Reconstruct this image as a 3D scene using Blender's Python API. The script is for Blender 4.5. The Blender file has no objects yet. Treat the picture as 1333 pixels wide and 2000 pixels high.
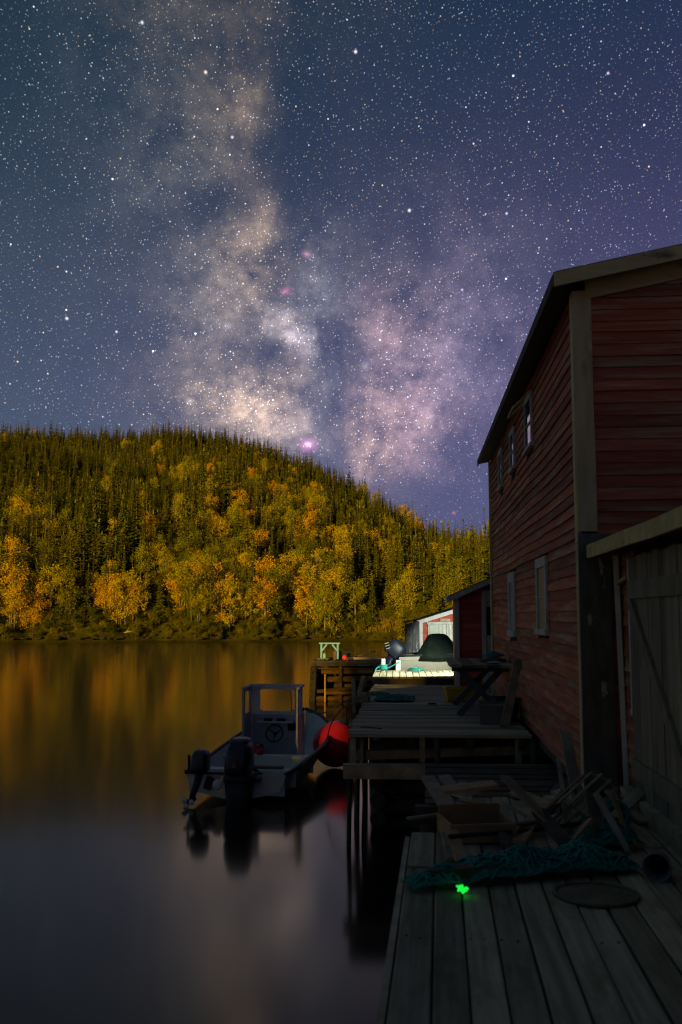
import bpy, math, random
from math import sin, cos, tan, atan, atan2, radians, pi, sqrt, exp
from mathutils import Vector, Matrix, noise as mnoise

random.seed(7)
R = random.random
def U(a, b): return a + (b - a) * random.random()

sc = bpy.context.scene
COL = sc.collection
# ------------------------------------------------------------------ camera
CAMZ = 3.1                      # eye above the water
PITCH = radians(6.07)
FPX = 1900.0                    # focal length in photo pixels (photo is 1333 x 2000)
cam_d = bpy.data.cameras.new('camera')
cam = bpy.data.objects.new('camera', cam_d); COL.objects.link(cam)
cam.location = (0, 0, CAMZ)
cam.rotation_euler = (pi / 2 + PITCH, 0, 0)
cam_d.sensor_fit = 'VERTICAL'; cam_d.sensor_height = 36.0; cam_d.sensor_width = 24.0
cam_d.lens = 36.0 * FPX / 2000.0
cam_d.clip_start = 0.1; cam_d.clip_end = 5000
cam_d.dof.use_dof = True; cam_d.dof.focus_distance = 45.0; cam_d.dof.aperture_fstop = 2.8
sc.camera = cam

# ------------------------------------------------------------------ view
sc.view_settings.view_transform = 'Standard'; sc.view_settings.look = 'None'
sc.view_settings.exposure = 0.10; sc.view_settings.gamma = 1.0
sc.view_settings.use_curve_mapping = False
sc.render.film_transparent = False
sc.cycles.use_denoising = True
sc.cycles.filter_width = 1.2; sc.cycles.max_bounces = 6; sc.cycles.diffuse_bounces = 2; sc.cycles.glossy_bounces = 4
sc.cycles.sample_clamp_indirect = 4.0

# ------------------------------------------------------------------ world: night sky with the Milky Way
def lin(c):
    return tuple((x / 255 / 12.92) if x <= 10 else ((x / 255 + 0.055) / 1.055) ** 2.4 for x in c)
def sky_dir(px, py):            # direction of a photo pixel
    u = (px - 666.5) / FPX; v = -(py - 1000) / FPX
    d = Vector((u, cos(PITCH) - v * sin(PITCH), sin(PITCH) + v * cos(PITCH)))
    return d.normalized()
def sky_q(px, py):              # equal-area sky map about the due-north horizon
    d = sky_dir(px, py); s = sqrt(2 / (1 + d.y))
    return (d.x * s, d.z * s)

world = bpy.data.worlds.new('World'); sc.world = world; world.use_nodes = True
def build_world():
    nt = world.node_tree; nt.nodes.clear(); N = nt.nodes; L = nt.links
    def node(t, **k):
        n = N.new(t)
        for a, b in k.items(): setattr(n, a, b)
        return n
    def put(sock, v):
        if isinstance(v, bpy.types.NodeSocket): L.new(v, sock)
        else: sock.default_value = v
    def math_(op, a, b=0.0, c=0.0, clamp=False):
        n = node('ShaderNodeMath', operation=op, use_clamp=clamp)
        put(n.inputs[0], a); put(n.inputs[1], b); put(n.inputs[2], c); return n.outputs[0]
    def vmath(op, a, b=None, s=None):
        n = node('ShaderNodeVectorMath', operation=op)
        put(n.inputs[0], a)
        if b is not None: put(n.inputs[1], b)
        if s is not None: put(n.inputs['Scale'], s)
        return n.outputs['Value'] if op in ('LENGTH', 'DISTANCE', 'DOT_PRODUCT') else n.outputs[0]
    def noise(vec, scale, detail=4, rough=0.55, col=False):
        n = node('ShaderNodeTexNoise', noise_dimensions='3D'); put(n.inputs['Vector'], vec)
        n.inputs['Scale'].default_value = scale; n.inputs['Detail'].default_value = detail; n.inputs['Roughness'].default_value = rough
        return n.outputs['Color'] if col else n.outputs['Fac']
    def maprange(v, a, b, c, d):
        n = node('ShaderNodeMapRange', clamp=True); put(n.inputs[0], v)
        for i, x in enumerate((a, b, c, d)): n.inputs[i + 1].default_value = x
        return n.outputs[0]
    tc = node('ShaderNodeTexCoord')
    d = vmath('NORMALIZE', tc.outputs['Generated'])
    sp = node('ShaderNodeSeparateXYZ'); L.new(d, sp.inputs[0])
    X, Y, Z = sp.outputs
    s = math_('SQRT', math_('DIVIDE', 2.0, math_('MAXIMUM', math_('ADD', Y, 1.0), 0.02)))
    cb = node('ShaderNodeCombineXYZ'); put(cb.inputs[0], math_('MULTIPLY', X, s)); put(cb.inputs[1], math_('MULTIPLY', Z, s))
    q = cb.outputs[0]
    # base gradient with elevation
    ramp = node('ShaderNodeValToRGB'); L.new(maprange(Z, -0.05, 0.75, 0, 1), ramp.inputs[0])
    e = ramp.color_ramp.elements
    stops = [(0.0, (74, 82, 112)), (0.19, (86, 88, 128)), (0.35, (79, 80, 118)), (0.50, (66, 70, 102)), (0.63, (49, 58, 86)), (0.76, (35, 51, 76)), (1.0, (36, 50, 74))]
    e[0].position, e[0].color = stops[0][0], (*lin(stops[0][1]), 1)
    e[1].position, e[1].color = stops[-1][0], (*lin(stops[-1][1]), 1)
    for p, c in stops[1:-1]:
        k = e.new(p); k.color = (*lin(c), 1)
    total = ramp.outputs['Color']
    # tilt: teal to one side, violet to the other
    side = maprange(X, -0.40, 0.36, 0, 1)
    tint = node('ShaderNodeMix', data_type='RGBA'); put(tint.inputs[0], side)
    tint.inputs[6].default_value = (0.70, 1.00, 0.74, 1); tint.inputs[7].default_value = (0.98, 0.88, 1.00, 1)
    total = vmath('MULTIPLY', total, tint.outputs[2])
    # domain warp for the clouds of stars
    w1 = vmath('SUBTRACT', noise(q, 9.0, 5, 0.6, True), (0.5, 0.5, 0.5))
    w2 = vmath('SUBTRACT', noise(q, 34.0, 4, 0.65, True), (0.5, 0.5, 0.5))
    qw = vmath('ADD', vmath('ADD', q, vmath('SCALE', w1, s=0.085)), vmath('SCALE', w2, s=0.030))
    flat = node('ShaderNodeVectorMath', operation='MULTIPLY'); put(flat.inputs[0], qw); flat.inputs[1].default_value = (1, 1, 0)
    qw = flat.outputs[0]
    def blob(vec, px, py, rx, ry, rot):
        x, y = sky_q(px, py)
        m = node('ShaderNodeMapping', vector_type='TEXTURE'); L.new(vec, m.inputs[0])
        m.inputs['Location'].default_value = (x, y, 0); m.inputs['Rotation'].default_value = (0, 0, radians(rot))
        m.inputs['Scale'].default_value = (rx / FPX, ry / FPX, 1)
        g = node('ShaderNodeTexGradient', gradient_type='QUADRATIC_SPHERE'); L.new(m.outputs[0], g.inputs[0])
        return g.outputs['Fac']
    warm, pink, violet, cool, teal = (1, .68, .42), (1, .60, .57), (.92, .68, .90), (.80, .85, .95), (.55, 1, .85)
    glow = [(455, 165, 85, 150, 6, warm, .110), (395, 240, 140, 260, 12, (1, .78, .55), .042), (520, 40, 80, 100, 0, warm, .035), (300, 300, 240, 360, 14, (.92, .95, .80), .020),
            (490, 470, 85, 170, -6, warm, .180), (440, 620, 170, 240, 0, (1, .78, .60), .090), (555, 630, 55, 80, 30, (1, .80, .76), .330),
            (590, 685, 45, 55, 25, (1, .80, .84), .36), (600, 500, 80, 120, 0, (1, .76, .70), .05),
            (490, 790, 160, 115, -12, warm, .360), (400, 770, 190, 130, 0, warm, .09), (560, 830, 130, 80, -25, (1, .74, .66), .16), (625, 570, 110, 190, 12, cool, .075),
            (750, 640, 150, 150, 20, pink, .120), (735, 850, 90, 140, 8, (1, .58, .46), .270), (720, 890, 60, 70, 0, warm, .12), (820, 800, 110, 160, -5, pink, .180), (700, 770, 70, 70, 0, pink, .09),
            (870, 680, 190, 300, -8, violet, .080), (640, 790, 110, 170, 0, cool, .070), (960, 620, 260, 420, 0, violet, .020),
            (560, 720, 620, 520, 0, (1, .80, .82), .022), (330, -420, 300, 330, 20, warm, .10), (200, -1150, 500, 800, 20, warm, .10)]
    mw = None; dens = None
    n1 = math_('MULTIPLY', maprange(noise(q, 20.0, 8, 0.64), 0.36, 0.64, 0.25, 1.55), maprange(noise(q, 85.0, 8, 0.80), 0.34, 0.66, 0.55, 1.50))
    for (px, py, rx, ry, rot, c, st) in glow:
        g = blob(qw, px, py, rx * 1.25, ry * 1.25, rot)
        v = node('ShaderNodeVectorMath', operation='SCALE'); v.inputs[0].default_value = tuple(x * st * 1.5 for x in c); put(v.inputs['Scale'], g)
        mw = v.outputs[0] if mw is None else vmath('ADD', mw, v.outputs[0])
        k = math_('MULTIPLY', g, st * 3.0)
        dens = k if dens is None else math_('ADD', dens, k)
    dark = None
    for (px, py, rx, ry, rot, st) in [(430, 85, 90, 120, 20, .9), (580, 210, 110, 330, 4, 1.0), (488, 515, 42, 34, 0, 1.0), (530, 705, 60, 85, -20, 1.0), (590, 390, 80, 180, -10, .7),
                                      (662, 700, 60, 230, 6, .9), (410, 400, 150, 70, 35, .95), (680, 900, 70, 150, 10, .35), (780, 880, 60, 90, 0, .4), (430, 700, 110, 60, 10, .45), (620, 800, 60, 120, 0, .4)]:
        g = math_('MULTIPLY', blob(qw, px, py, rx * 1.3, ry * 1.3, rot), st)
        dark = g if dark is None else math_('ADD', dark, g)
    keep = math_('SUBTRACT', 1.0, math_('MINIMUM', dark, 0.93))
    mw = vmath('SCALE', mw, s=math_('MULTIPLY', n1, keep))
    total = vmath('ADD', total, mw)
    dens = math_('MULTIPLY', dens, keep)
    # nebulae
    for (px, py, r, c, st) in [(601, 868, 24, (1, .35, .85), .75), (601, 867, 9, (1, .8, 1), 1.0), (557, 565, 14, (1, .25, .55), .45), (599, 494, 12, (1, .45, .7), .45), (372, 783, 12, (1, .8, .6), .5),
                               (887, 1003, 5, (1, .2, .12), .5), (712, 716, 14, (.8, .8, 1), .22), (447, 636, 13, (.9, .85, .9), .28)]:
        g = blob(vmath('ADD', q, vmath('SCALE', w1, s=0.012)), px, py, r * 1.3, r, 0)
        v = node('ShaderNodeVectorMath', operation='SCALE'); v.inputs[0].default_value = tuple(x * st for x in c); put(v.inputs['Scale'], g)
        total = vmath('ADD', total, v.outputs[0])
    # fine unresolved grain
    gr = maprange(noise(q, 900.0, 2, 0.7), 0.25, 0.75, 0.68, 1.34)
    total = vmath('SCALE', total, s=gr)
    # stars: round dots in a jittered grid of cells, each with its own brightness and tint
    horizon = maprange(Z, 0.02, 0.20, 0.35, 1.0)
    def stars(scale, rad_px, power, gain, mod, seed):
        rm = node('ShaderNodeMapping'); L.new(q, rm.inputs[0]); rm.inputs['Location'].default_value = (seed * 3.17, seed * 1.71, 0); rm.inputs['Rotation'].default_value = (0, 0, seed * .83 + .3); off = rm.outputs[0]
        v = node('ShaderNodeTexVoronoi', voronoi_dimensions='2D', feature='F1'); put(v.inputs['Vector'], off); v.inputs['Scale'].default_value = scale
        r = rad_px / FPX * scale
        sc_ = node('ShaderNodeSeparateColor'); L.new(v.outputs['Color'], sc_.inputs[0])
        b = math_('POWER', sc_.outputs[0], power)
        rr = math_('MULTIPLY', math_('ADD', 0.75, math_('MULTIPLY', b, 0.85)), r)
        dot = math_('SUBTRACT', 1.0, math_('DIVIDE', v.outputs['Distance'], rr), clamp=True)
        dot = math_('POWER', dot, 0.7)
        i = math_('MULTIPLY', math_('MULTIPLY', dot, b), gain)
        if mod is not None: i = math_('MULTIPLY', i, mod)
        i = math_('MULTIPLY', i, horizon)
        tr = node('ShaderNodeValToRGB'); L.new(sc_.outputs[1], tr.inputs[0]); el = tr.color_ramp.elements
        el[0].position = 0; el[0].color = (.45, .65, 1, 1); el[1].position = 1; el[1].color = (1, .52, .20, 1)
        for p, c in ((.30, (.72, .85, 1)), (.58, (1, .95, .93)), (.78, (1, .78, .52))):
            k = el.new(p); k.color = (*c, 1)
        m = node('ShaderNodeVectorMath', operation='SCALE'); L.new(tr.outputs['Color'], m.inputs[0]); put(m.inputs['Scale'], i)
        return m.outputs[0]
    clump = maprange(noise(q, 55.0, 5, 0.75), 0.36, 0.62, 0.15, 1.45)
    d1 = math_('ADD', 0.40, math_('MULTIPLY', dens, 0.6))
    d2 = math_('MULTIPLY', math_('ADD', 0.30, math_('MULTIPLY', dens, 1.1)), clump)
    for args in [(30, 1.5, 5.0, 2.4, None, 2), (84, 1.15, 4.8, 2.3, d1, 3), (170, 1.0, 3.6, 1.9, d2, 4), (270, .95, 2.6, 1.5, d2, 5)]:
        total = vmath('ADD', total, stars(*args))
    # a few stars bright enough to place
    for (px, py, r, c, st) in [(402, 141, 5, (1, .85, .7), 1.2), (695, 101, 5, (1, .8, 1), 1.3), (278, 44, 5, (.7, .75, 1), 1.2), (800, 411, 5, (1, .95, .95), 1.2), (131, 622, 5, (.75, .8, 1), 1.3),
                               (990, 417, 4, (.6, .65, 1), 1.2), (903, 566, 4, (.6, .5, 1), 1.2), (1188, 143, 4, (.9, .6, 1), 1.1), (228, 648, 4, (.8, .9, 1), 1.0), (454, 268, 4.5, (.85, .75, 1), 1.1)]:
        g = math_('MULTIPLY', blob(q, px, py, r, r, 0), st * 1.3)
        v = node('ShaderNodeVectorMath', operation='SCALE'); v.inputs[0].default_value = c; put(v.inputs['Scale'], g)
        total = vmath('ADD', total, v.outputs[0])
    bg = node('ShaderNodeBackground'); L.new(total, bg.inputs['Color']); bg.inputs['Strength'].default_value = 1.0
    out = node('ShaderNodeOutputWorld'); L.new(bg.outputs[0], out.inputs[0])
build_world()
world.cycles.sampling_method = 'MANUAL'; world.cycles.sample_map_resolution = 256

# ------------------------------------------------------------------ the harbour's sodium light: one warm sun, low, from behind and left
SUN_AZ = radians(30); SUN_EL = radians(6.5)
sun_d = bpy.data.lights.new('sun', 'SUN'); sun_d.energy = 4.6; sun_d.angle = radians(1.0); sun_d.color = (1.0, 0.60, 0.05)
sun = bpy.data.objects.new('sun', sun_d); COL.objects.link(sun)
sdir = Vector((sin(SUN_AZ) * cos(SUN_EL), cos(SUN_AZ) * cos(SUN_EL), -sin(SUN_EL)))
sun.rotation_euler = sdir.to_track_quat('-Z', 'Y').to_euler()
sun.location = (-20, -40, 20)

# ------------------------------------------------------------------ helpers
def at(px, py, Y):              # world point seen at a photo pixel, at distance Y
    a = atan(-(py - 1000) / FPX) + PITCH
    z = Y * tan(a)
    return Vector(((px - 666.5) / FPX * (Y * cos(PITCH) + z * sin(PITCH)), Y, z + CAMZ))
def at_z(px, py, z):            # world point seen at a photo pixel, at height z
    a = atan(-(py - 1000) / FPX) + PITCH
    return at(px, py, (z - CAMZ) / tan(a))

class MB:
    def __init__(self): self.v = []; self.f = []; self.s = []
    def add(self, vs, fs, smooth=False):
        o = len(self.v); self.v += [tuple(p) for p in vs]; self.f += [tuple(i + o for i in f) for f in fs]; self.s += [smooth] * len(fs); return self
    def box(self, c, size, rot=None):
        x, y, z = [k / 2 for k in size]
        vs = [Vector(p) for p in ((-x, -y, -z), (x, -y, -z), (x, y, -z), (-x, y, -z), (-x, -y, z), (x, -y, z), (x, y, z), (-x, y, z))]
        if rot is not None: vs = [rot @ p for p in vs]
        c = Vector(c)
        return self.add([p + c for p in vs], [(3, 2, 1, 0), (4, 5, 6, 7), (0, 1, 5, 4), (1, 2, 6, 5), (2, 3, 7, 6), (3, 0, 4, 7)])
    def beam(self, a, b, w, h, up=(0, 0, 1), roll=0.0, j=0.0):
        a, b = Vector(a), Vector(b); d = (b - a); n = d.normalized(); up = Vector(up)
        s = n.cross(up)
        if s.length < 1e-4: s = n.cross(Vector((0, 1, 0)))
        s.normalize(); u = s.cross(n)
        if roll:
            q = Matrix.Rotation(roll, 3, n); s = q @ s; u = q @ u
        vs = []
        for p in (a, b):
            for (i, k) in ((-1, -1), (1, -1), (1, 1), (-1, 1)):
                vs.append(p + s * (i * w / 2) + u * (k * h / 2) + n * U(-j, j))
        return self.add(vs, [(3, 2, 1, 0), (4, 5, 6, 7), (0, 1, 5, 4), (1, 2, 6, 5), (2, 3, 7, 6), (3, 0, 4, 7)])
    def tube(self, pts, r, n=8, caps=True):
        pts = [Vector(p) for p in pts]; m = len(pts)
        rs = r if isinstance(r, (list, tuple)) else [r] * m
        vs, fs = [], []
        ref = None
        for i, p in enumerate(pts):
            t = (pts[min(i + 1, m - 1)] - pts[max(i - 1, 0)]).normalized()
            if ref is None: ref = t.orthogonal().normalized()
            ref = (ref - t * ref.dot(t))
            if ref.length < 1e-5: ref = t.orthogonal()
            ref.normalize(); b = t.cross(ref)
            for k in range(n):
                a = 2 * pi * k / n
                vs.append(p + (ref * cos(a) + b * sin(a)) * rs[i])
        for i in range(m - 1):
            for k in range(n):
                fs.append((i * n + k, i * n + (k + 1) % n, (i + 1) * n + (k + 1) % n, (i + 1) * n + k))
        self.add(vs, fs, True)
        if caps:
            o = len(self.v) - len(vs)
            self.f += [tuple(o + k for k in range(n))[::-1], tuple(o + (m - 1) * n + k for k in range(n))]; self.s += [False, False]
        return self
    def lathe(self, prof, n=20, c=(0, 0, 0), rot=None):
        vs, fs = [], []
        for (r, z) in prof:
            for k in range(n):
                a = 2 * pi * k / n
                p = Vector((r * cos(a), r * sin(a), z))
                if rot is not None: p = rot @ p
                vs.append(p + Vector(c))
        for i in range(len(prof) - 1):
            for k in range(n):
                fs.append((i * n + k, i * n + (k + 1) % n, (i + 1) * n + (k + 1) % n, (i + 1) * n + k))
        return self.add(vs, fs, True)
    def loft(self, rings, closed=True, smooth=True, cap=True):
        n = len(rings[0]); vs = [p for r_ in rings for p in r_]; fs = []
        for i in range(len(rings) - 1):
            for k in range(n if closed else n - 1):
                fs.append((i * n + k, i * n + (k + 1) % n, (i + 1) * n + (k + 1) % n, (i + 1) * n + k))
        self.add(vs, fs, smooth)
        if cap and closed:
            o = len(self.v) - len(vs)
            self.f += [tuple(o + k for k in range(n))[::-1], tuple(o + (len(rings) - 1) * n + k for k in range(n))]; self.s += [False, False]
        return self
    def mesh(self, name, *mats):
        me = bpy.data.meshes.new(name); me.from_pydata(self.v, [], self.f); me.update()
        me.polygons.foreach_set('use_smooth', self.s)
        for m in mats: me.materials.append(m)
        return me
    def build(self, name, mat, parent=None, loc=None, rz=0, label=None):
        o = bpy.data.objects.new(name, self.mesh(name, mat)); COL.objects.link(o)
        if parent is not None: o.parent = parent
        if loc is not None: o.location = loc
        if rz: o.rotation_euler = (0, 0, rz)
        if label: o['label'] = label
        return o
def tag(o, label=None, cat=None, group=None, kind=None):
    for k, v in (('label', label), ('category', cat), ('group', group), ('kind', kind)):
        if v: o[k] = v
    return o
def thing(name, label, cat, loc=(0, 0, 0), rz=0, group=None):
    o = bpy.data.objects.new(name, None); COL.objects.link(o); o.location = loc; o.rotation_euler = (0, 0, rz); o.empty_display_size = .2
    return tag(o, label, cat, group)
def spline(pts, n=6):           # smooth a polyline
    P = [Vector(p) for p in pts]; out = []
    for i in range(len(P) - 1):
        a, b, c, d = P[max(i - 1, 0)], P[i], P[i + 1], P[min(i + 2, len(P) - 1)]
        for k in range(n):
            t = k / n
            out.append(.5 * ((2 * b) + (c - a) * t + (2 * a - 5 * b + 4 * c - d) * t * t + (3 * b - a - 3 * c + d) * t ** 3))
    return out + [P[-1]]

# ------------------------------------------------------------------ materials
def make_mat(name, c1, c2, scale=(4, 4, 4), rough=.8, bump=.3, rnd=.35, patch=None, pscale=(3, 3, 3), pthr=(.55, .65), metal=0.0, spec=.3, detail=6, dist=.004):
    m = bpy.data.materials.new(name); m.use_nodes = True; nt = m.node_tree; N = nt.nodes; L = nt.links
    b = N['Principled BSDF']; b.inputs['Roughness'].default_value = rough; b.inputs['Metallic'].default_value = metal; b.inputs['Specular IOR Level'].default_value = spec
    tc = N.new('ShaderNodeTexCoord'); oi = N.new('ShaderNodeObjectInfo')
    off = N.new('ShaderNodeVectorMath'); off.operation = 'MULTIPLY_ADD'
    cm = N.new('ShaderNodeCombineXYZ')
    for i in range(3): L.new(oi.outputs['Random'], cm.inputs[i])
    L.new(cm.outputs[0], off.inputs[0]); off.inputs[1].default_value = (37, 53, 71); L.new(tc.outputs['Object'], off.inputs[2])
    def nz(s, det, rg=.6):
        mp = N.new('ShaderNodeMapping'); mp.inputs['Scale'].default_value = s; L.new(off.outputs[0], mp.inputs[0])
        n = N.new('ShaderNodeTexNoise'); n.inputs['Scale'].default_value = 1; n.inputs['Detail'].default_value = det; n.inputs['Roughness'].default_value = rg
        L.new(mp.outputs[0], n.inputs['Vector']); return n.outputs['Fac']
    f = nz(scale, detail)
    rp = N.new('ShaderNodeValToRGB'); L.new(f, rp.inputs[0]); e = rp.color_ramp.elements
    e[0].position = .34; e[0].color = (*c1, 1); e[1].position = .66; e[1].color = (*c2, 1)
    col = rp.outputs[0]
    if patch is not None:
        pf = nz(pscale, 5, .65); mr = N.new('ShaderNodeMapRange'); L.new(pf, mr.inputs[0]); mr.inputs[1].default_value = pthr[0]; mr.inputs[2].default_value = pthr[1]
        mx = N.new('ShaderNodeMix'); mx.data_type = 'RGBA'; L.new(mr.outputs[0], mx.inputs[0]); L.new(col, mx.inputs[6]); mx.inputs[7].default_value = (*patch, 1); col = mx.outputs[2]
    if rnd:
        mr = N.new('ShaderNodeMapRange'); L.new(oi.outputs['Random'], mr.inputs[0]); mr.inputs[3].default_value = 1 - rnd; mr.inputs[4].default_value = 1 + rnd
        sv = N.new('ShaderNodeVectorMath'); sv.operation = 'SCALE'; L.new(col, sv.inputs[0]); L.new(mr.outputs[0], sv.inputs['Scale']); col = sv.outputs[0]
    L.new(col, b.inputs['Base Color'])
    if bump:
        bp = N.new('ShaderNodeBump'); bp.inputs['Strength'].default_value = bump; bp.inputs['Distance'].default_value = dist; L.new(f, bp.inputs['Height']); L.new(bp.outputs[0], b.inputs['Normal'])
    return m
M = {}
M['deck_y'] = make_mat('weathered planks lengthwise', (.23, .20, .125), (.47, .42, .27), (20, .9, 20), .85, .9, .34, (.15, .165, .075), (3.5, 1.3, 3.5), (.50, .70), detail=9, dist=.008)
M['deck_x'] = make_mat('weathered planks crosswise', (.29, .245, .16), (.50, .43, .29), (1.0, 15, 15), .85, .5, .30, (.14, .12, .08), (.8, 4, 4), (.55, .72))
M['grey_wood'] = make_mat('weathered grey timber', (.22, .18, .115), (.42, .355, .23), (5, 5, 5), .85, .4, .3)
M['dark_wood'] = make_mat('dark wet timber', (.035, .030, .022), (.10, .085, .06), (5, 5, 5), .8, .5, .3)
M['pier_log'] = make_mat('dark pier log', (.022, .012, .005), (.10, .055, .022), (3, 9, 9), .85, .5, .3)
M['pier_deck'] = make_mat('dark pier planks', (.03, .022, .012), (.10, .07, .038), (9, 1, 9), .85, .5, .3)
M['black_wood'] = make_mat('shade-dark timber', (.010, .009, .008), (.030, .026, .020), (5, 5, 5), .8, .5, .3)  # near-black colour stands in for shade in the crib wharf's recesses
M['brown_log'] = make_mat('brown log', (.13, .075, .035), (.27, .165, .085), (3, 9, 9), .85, .5, .3)
M['tan_wood'] = make_mat('tan wood', (.30, .17, .08), (.44, .28, .14), (4, 10, 10), .75, .3, .25)
M['red'] = make_mat('red clapboard paint', (.32, .080, .030), (.50, .155, .062), (1.2, 1.2, 16), .8, .35, .30, (.44, .33, .17), (.8, .8, 10), (.50, .68), dist=.01)
M['red_y'] = make_mat('red clapboard paint weathered', (.34, .085, .042), (.50, .165, .084), (1.2, 1.2, 16), .8, .35, .34, (.42, .34, .20), (.8, .8, 9), (.50, .68), dist=.01)
M['red_bright'] = make_mat('red board paint', (.36, .055, .045), (.50, .10, .075), (2, 2, 14), .8, .3, .2)
M['trim'] = make_mat('weathered white trim', (.50, .41, .19), (.68, .56, .28), (9, 9, 1.5), .8, .3, .2, (.16, .15, .11), (4, 4, 1), (.58, .72))
M['trim_y'] = make_mat('weathered white trim board', (.50, .40, .16), (.68, .56, .25), (2, 9, 9), .8, .3, .2, (.16, .14, .09), (2, 6, 6), (.58, .72))
M['white_trim'] = make_mat('white painted wood', (.42, .42, .40), (.60, .60, .57), (7, 7, 1.5), .7, .3, .15, (.24, .22, .18), (7, 7, 2), (.60, .72))
M['dark_post'] = make_mat('dark flaking corner post', (.07, .075, .06), (.14, .145, .115), (9, 9, 3), .85, .5, .15, (.36, .38, .36), (9, 9, 3.2), (.63, .68))
M['door_wood'] = make_mat('grey green barn door', (.18, .165, .11), (.32, .295, .20), (14, 10, 1.2), .85, .4, .25)
M['roof'] = make_mat('dark roofing felt', (.030, .030, .032), (.07, .068, .065), (6, 6, 6), .9, .5, .2)
M['soffit'] = make_mat('grey soffit', (.08, .085, .08), (.14, .14, .13), (2, 8, 8), .85, .3, .2)
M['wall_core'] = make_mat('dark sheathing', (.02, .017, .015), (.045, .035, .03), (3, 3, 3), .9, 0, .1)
M['white_door'] = make_mat('whitewashed boards', (.42, .44, .38), (.66, .68, .60), (16, 16, 2), .8, .3, .15, (.30, .28, .22), (8, 8, 3), (.60, .70))
M['old_door'] = make_mat('flaking dark boards', (.05, .05, .055), (.12, .12, .125), (10, 10, 2), .85, .4, .2, (.33, .32, .32), (9, 9, 2.4), (.58, .66))
M['hull'] = make_mat('off white hull paint', (.64, .61, .50), (.76, .73, .60), (3, 3, 3), .45, .05, .05, (.30, .29, .25), (2, 2, 6), (.60, .75), spec=.5)
M['hull_in'] = make_mat('grey blue boat interior', (.52, .54, .50), (.66, .68, .62), (4, 4, 4), .6, .1, .08)
M['console'] = make_mat('blue grey console paint', (.28, .31, .35), (.38, .41, .45), (4, 4, 4), .55, .1, .1)
M['frame_grey'] = make_mat('pale frame paint', (.48, .46, .48), (.60, .58, .60), (4, 4, 4), .5, .1, .1)
M['gunwale'] = make_mat('dark rubber gunwale', (.03, .035, .04), (.06, .065, .07), (6, 6, 6), .6, .1, .1)
M['gun_wood'] = make_mat('warm-lit gunwale wood', (.22, .18, .11), (.34, .28, .18), (4, 4, 4), .7, .2, .1)
M['cowl'] = make_mat('black blue engine cowl', (.008, .010, .018), (.016, .020, .034), (3, 3, 3), .32, .02, .05, spec=.5)
M['cowl_mid'] = make_mat('navy engine cover', (.022, .03, .055), (.036, .046, .075), (3, 3, 3), .4, .02, .05, spec=.5)
M['engine_leg'] = make_mat('dark engine leg', (.015, .016, .02), (.03, .032, .036), (4, 4, 4), .5, .05, .1)
M['metal'] = make_mat('pale worn metal', (.46, .46, .44), (.58, .58, .56), (6, 6, 6), .4, .05, .05, metal=.3)
M['black'] = make_mat('black rubber', (.01, .01, .01), (.022, .022, .022), (6, 6, 6), .7, .1, .05)
M['red_plastic'] = make_mat('red plastic', (.45, .03, .02), (.58, .05, .035), (4, 4, 4), .5, .05, .05)
M['buoy'] = make_mat('crimson vinyl buoy', (.93, .020, .045), (.96, .030, .060), (2, 2, 3), .40, .05, .02, (.80, .02, .04), (1.5, 1.5, 4), (.60, .75), spec=.4)
M['ball'] = make_mat('orange red float', (.85, .06, .03), (.92, .09, .05), (4, 4, 4), .45, .05, .05)
M['teal_rope'] = make_mat('teal rope', (.01, .17, .14), (.02, .30, .24), (60, 60, 60), .8, .5, .15)
M['teal_net'] = make_mat('teal net twine', (.008, .10, .09), (.015, .20, .17), (30, 30, 30), .85, .4, .2)
M['grey_rope'] = make_mat('grey green rope', (.10, .12, .10), (.18, .21, .18), (60, 60, 60), .85, .4, .2)
M['teal_paint'] = make_mat('pale teal paint', (.14, .36, .70), (.22, .50, .85), (8, 8, 8), .7, .2, .2)
M['yellow'] = make_mat('yellow plastic', (.46, .32, .012), (.58, .42, .02), (4, 4, 4), .5, .05, .05)
M['grey_tub'] = make_mat('grey plastic tub', (.11, .13, .14), (.17, .19, .20), (4, 4, 4), .55, .05, .2)
M['tarp'] = make_mat('dark green tarpaulin', (.006, .015, .009), (.015, .028, .017), (5, 5, 5), .75, .3, .05, dist=.02)
M['hoop'] = make_mat('galvanised metal', (.10, .09, .055), (.20, .18, .11), (10, 10, 10), .75, .3, .1)
M['leg_blue'] = make_mat('blue grey trestle paint', (.05, .065, .10), (.09, .105, .14), (6, 6, 6), .7, .2, .2)
M['cloth'] = make_mat('dark cloth', (.03, .03, .035), (.07, .07, .075), (8, 8, 8), .9, .4, .2)
M['teal_cloth'] = make_mat('teal cloth', (.04, .17, .17), (.07, .25, .24), (8, 8, 8), .9, .4, .2)
M['pale_cloth'] = make_mat('pale cloth', (.30, .34, .33), (.42, .46, .44), (8, 8, 8), .9, .4, .2)
M['curtain'] = make_mat('drawn curtain', (.20, .21, .17), (.40, .38, .28), (3, 22, .6), .4, .1, .1, spec=.5)
M['trunk'] = make_mat('grey bark', (.10, .085, .06), (.20, .17, .12), (3, 3, 1), .9, .4, .3)
M['birch_bark'] = make_mat('pale birch bark', (.15, .13, .09), (.30, .27, .20), (6, 6, 2), .85, .3, .25, (.08, .07, .05), (8, 8, 14), (.62, .68))
M['rock'] = make_mat('shore rock', (.022, .020, .016), (.07, .062, .045), (3, 3, 3), .9, .5, .35, dist=.03)
M['driftwood'] = make_mat('driftwood', (.22, .19, .14), (.38, .33, .25), (4, 4, 4), .9, .4, .3)
M['ground'] = make_mat('forest floor', (.030, .034, .006), (.090, .085, .014), (.35, .35, .35), .95, .6, 0, (.14, .12, .016), (.12, .12, .12), (.52, .68), detail=9, dist=.4, spec=0)
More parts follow.
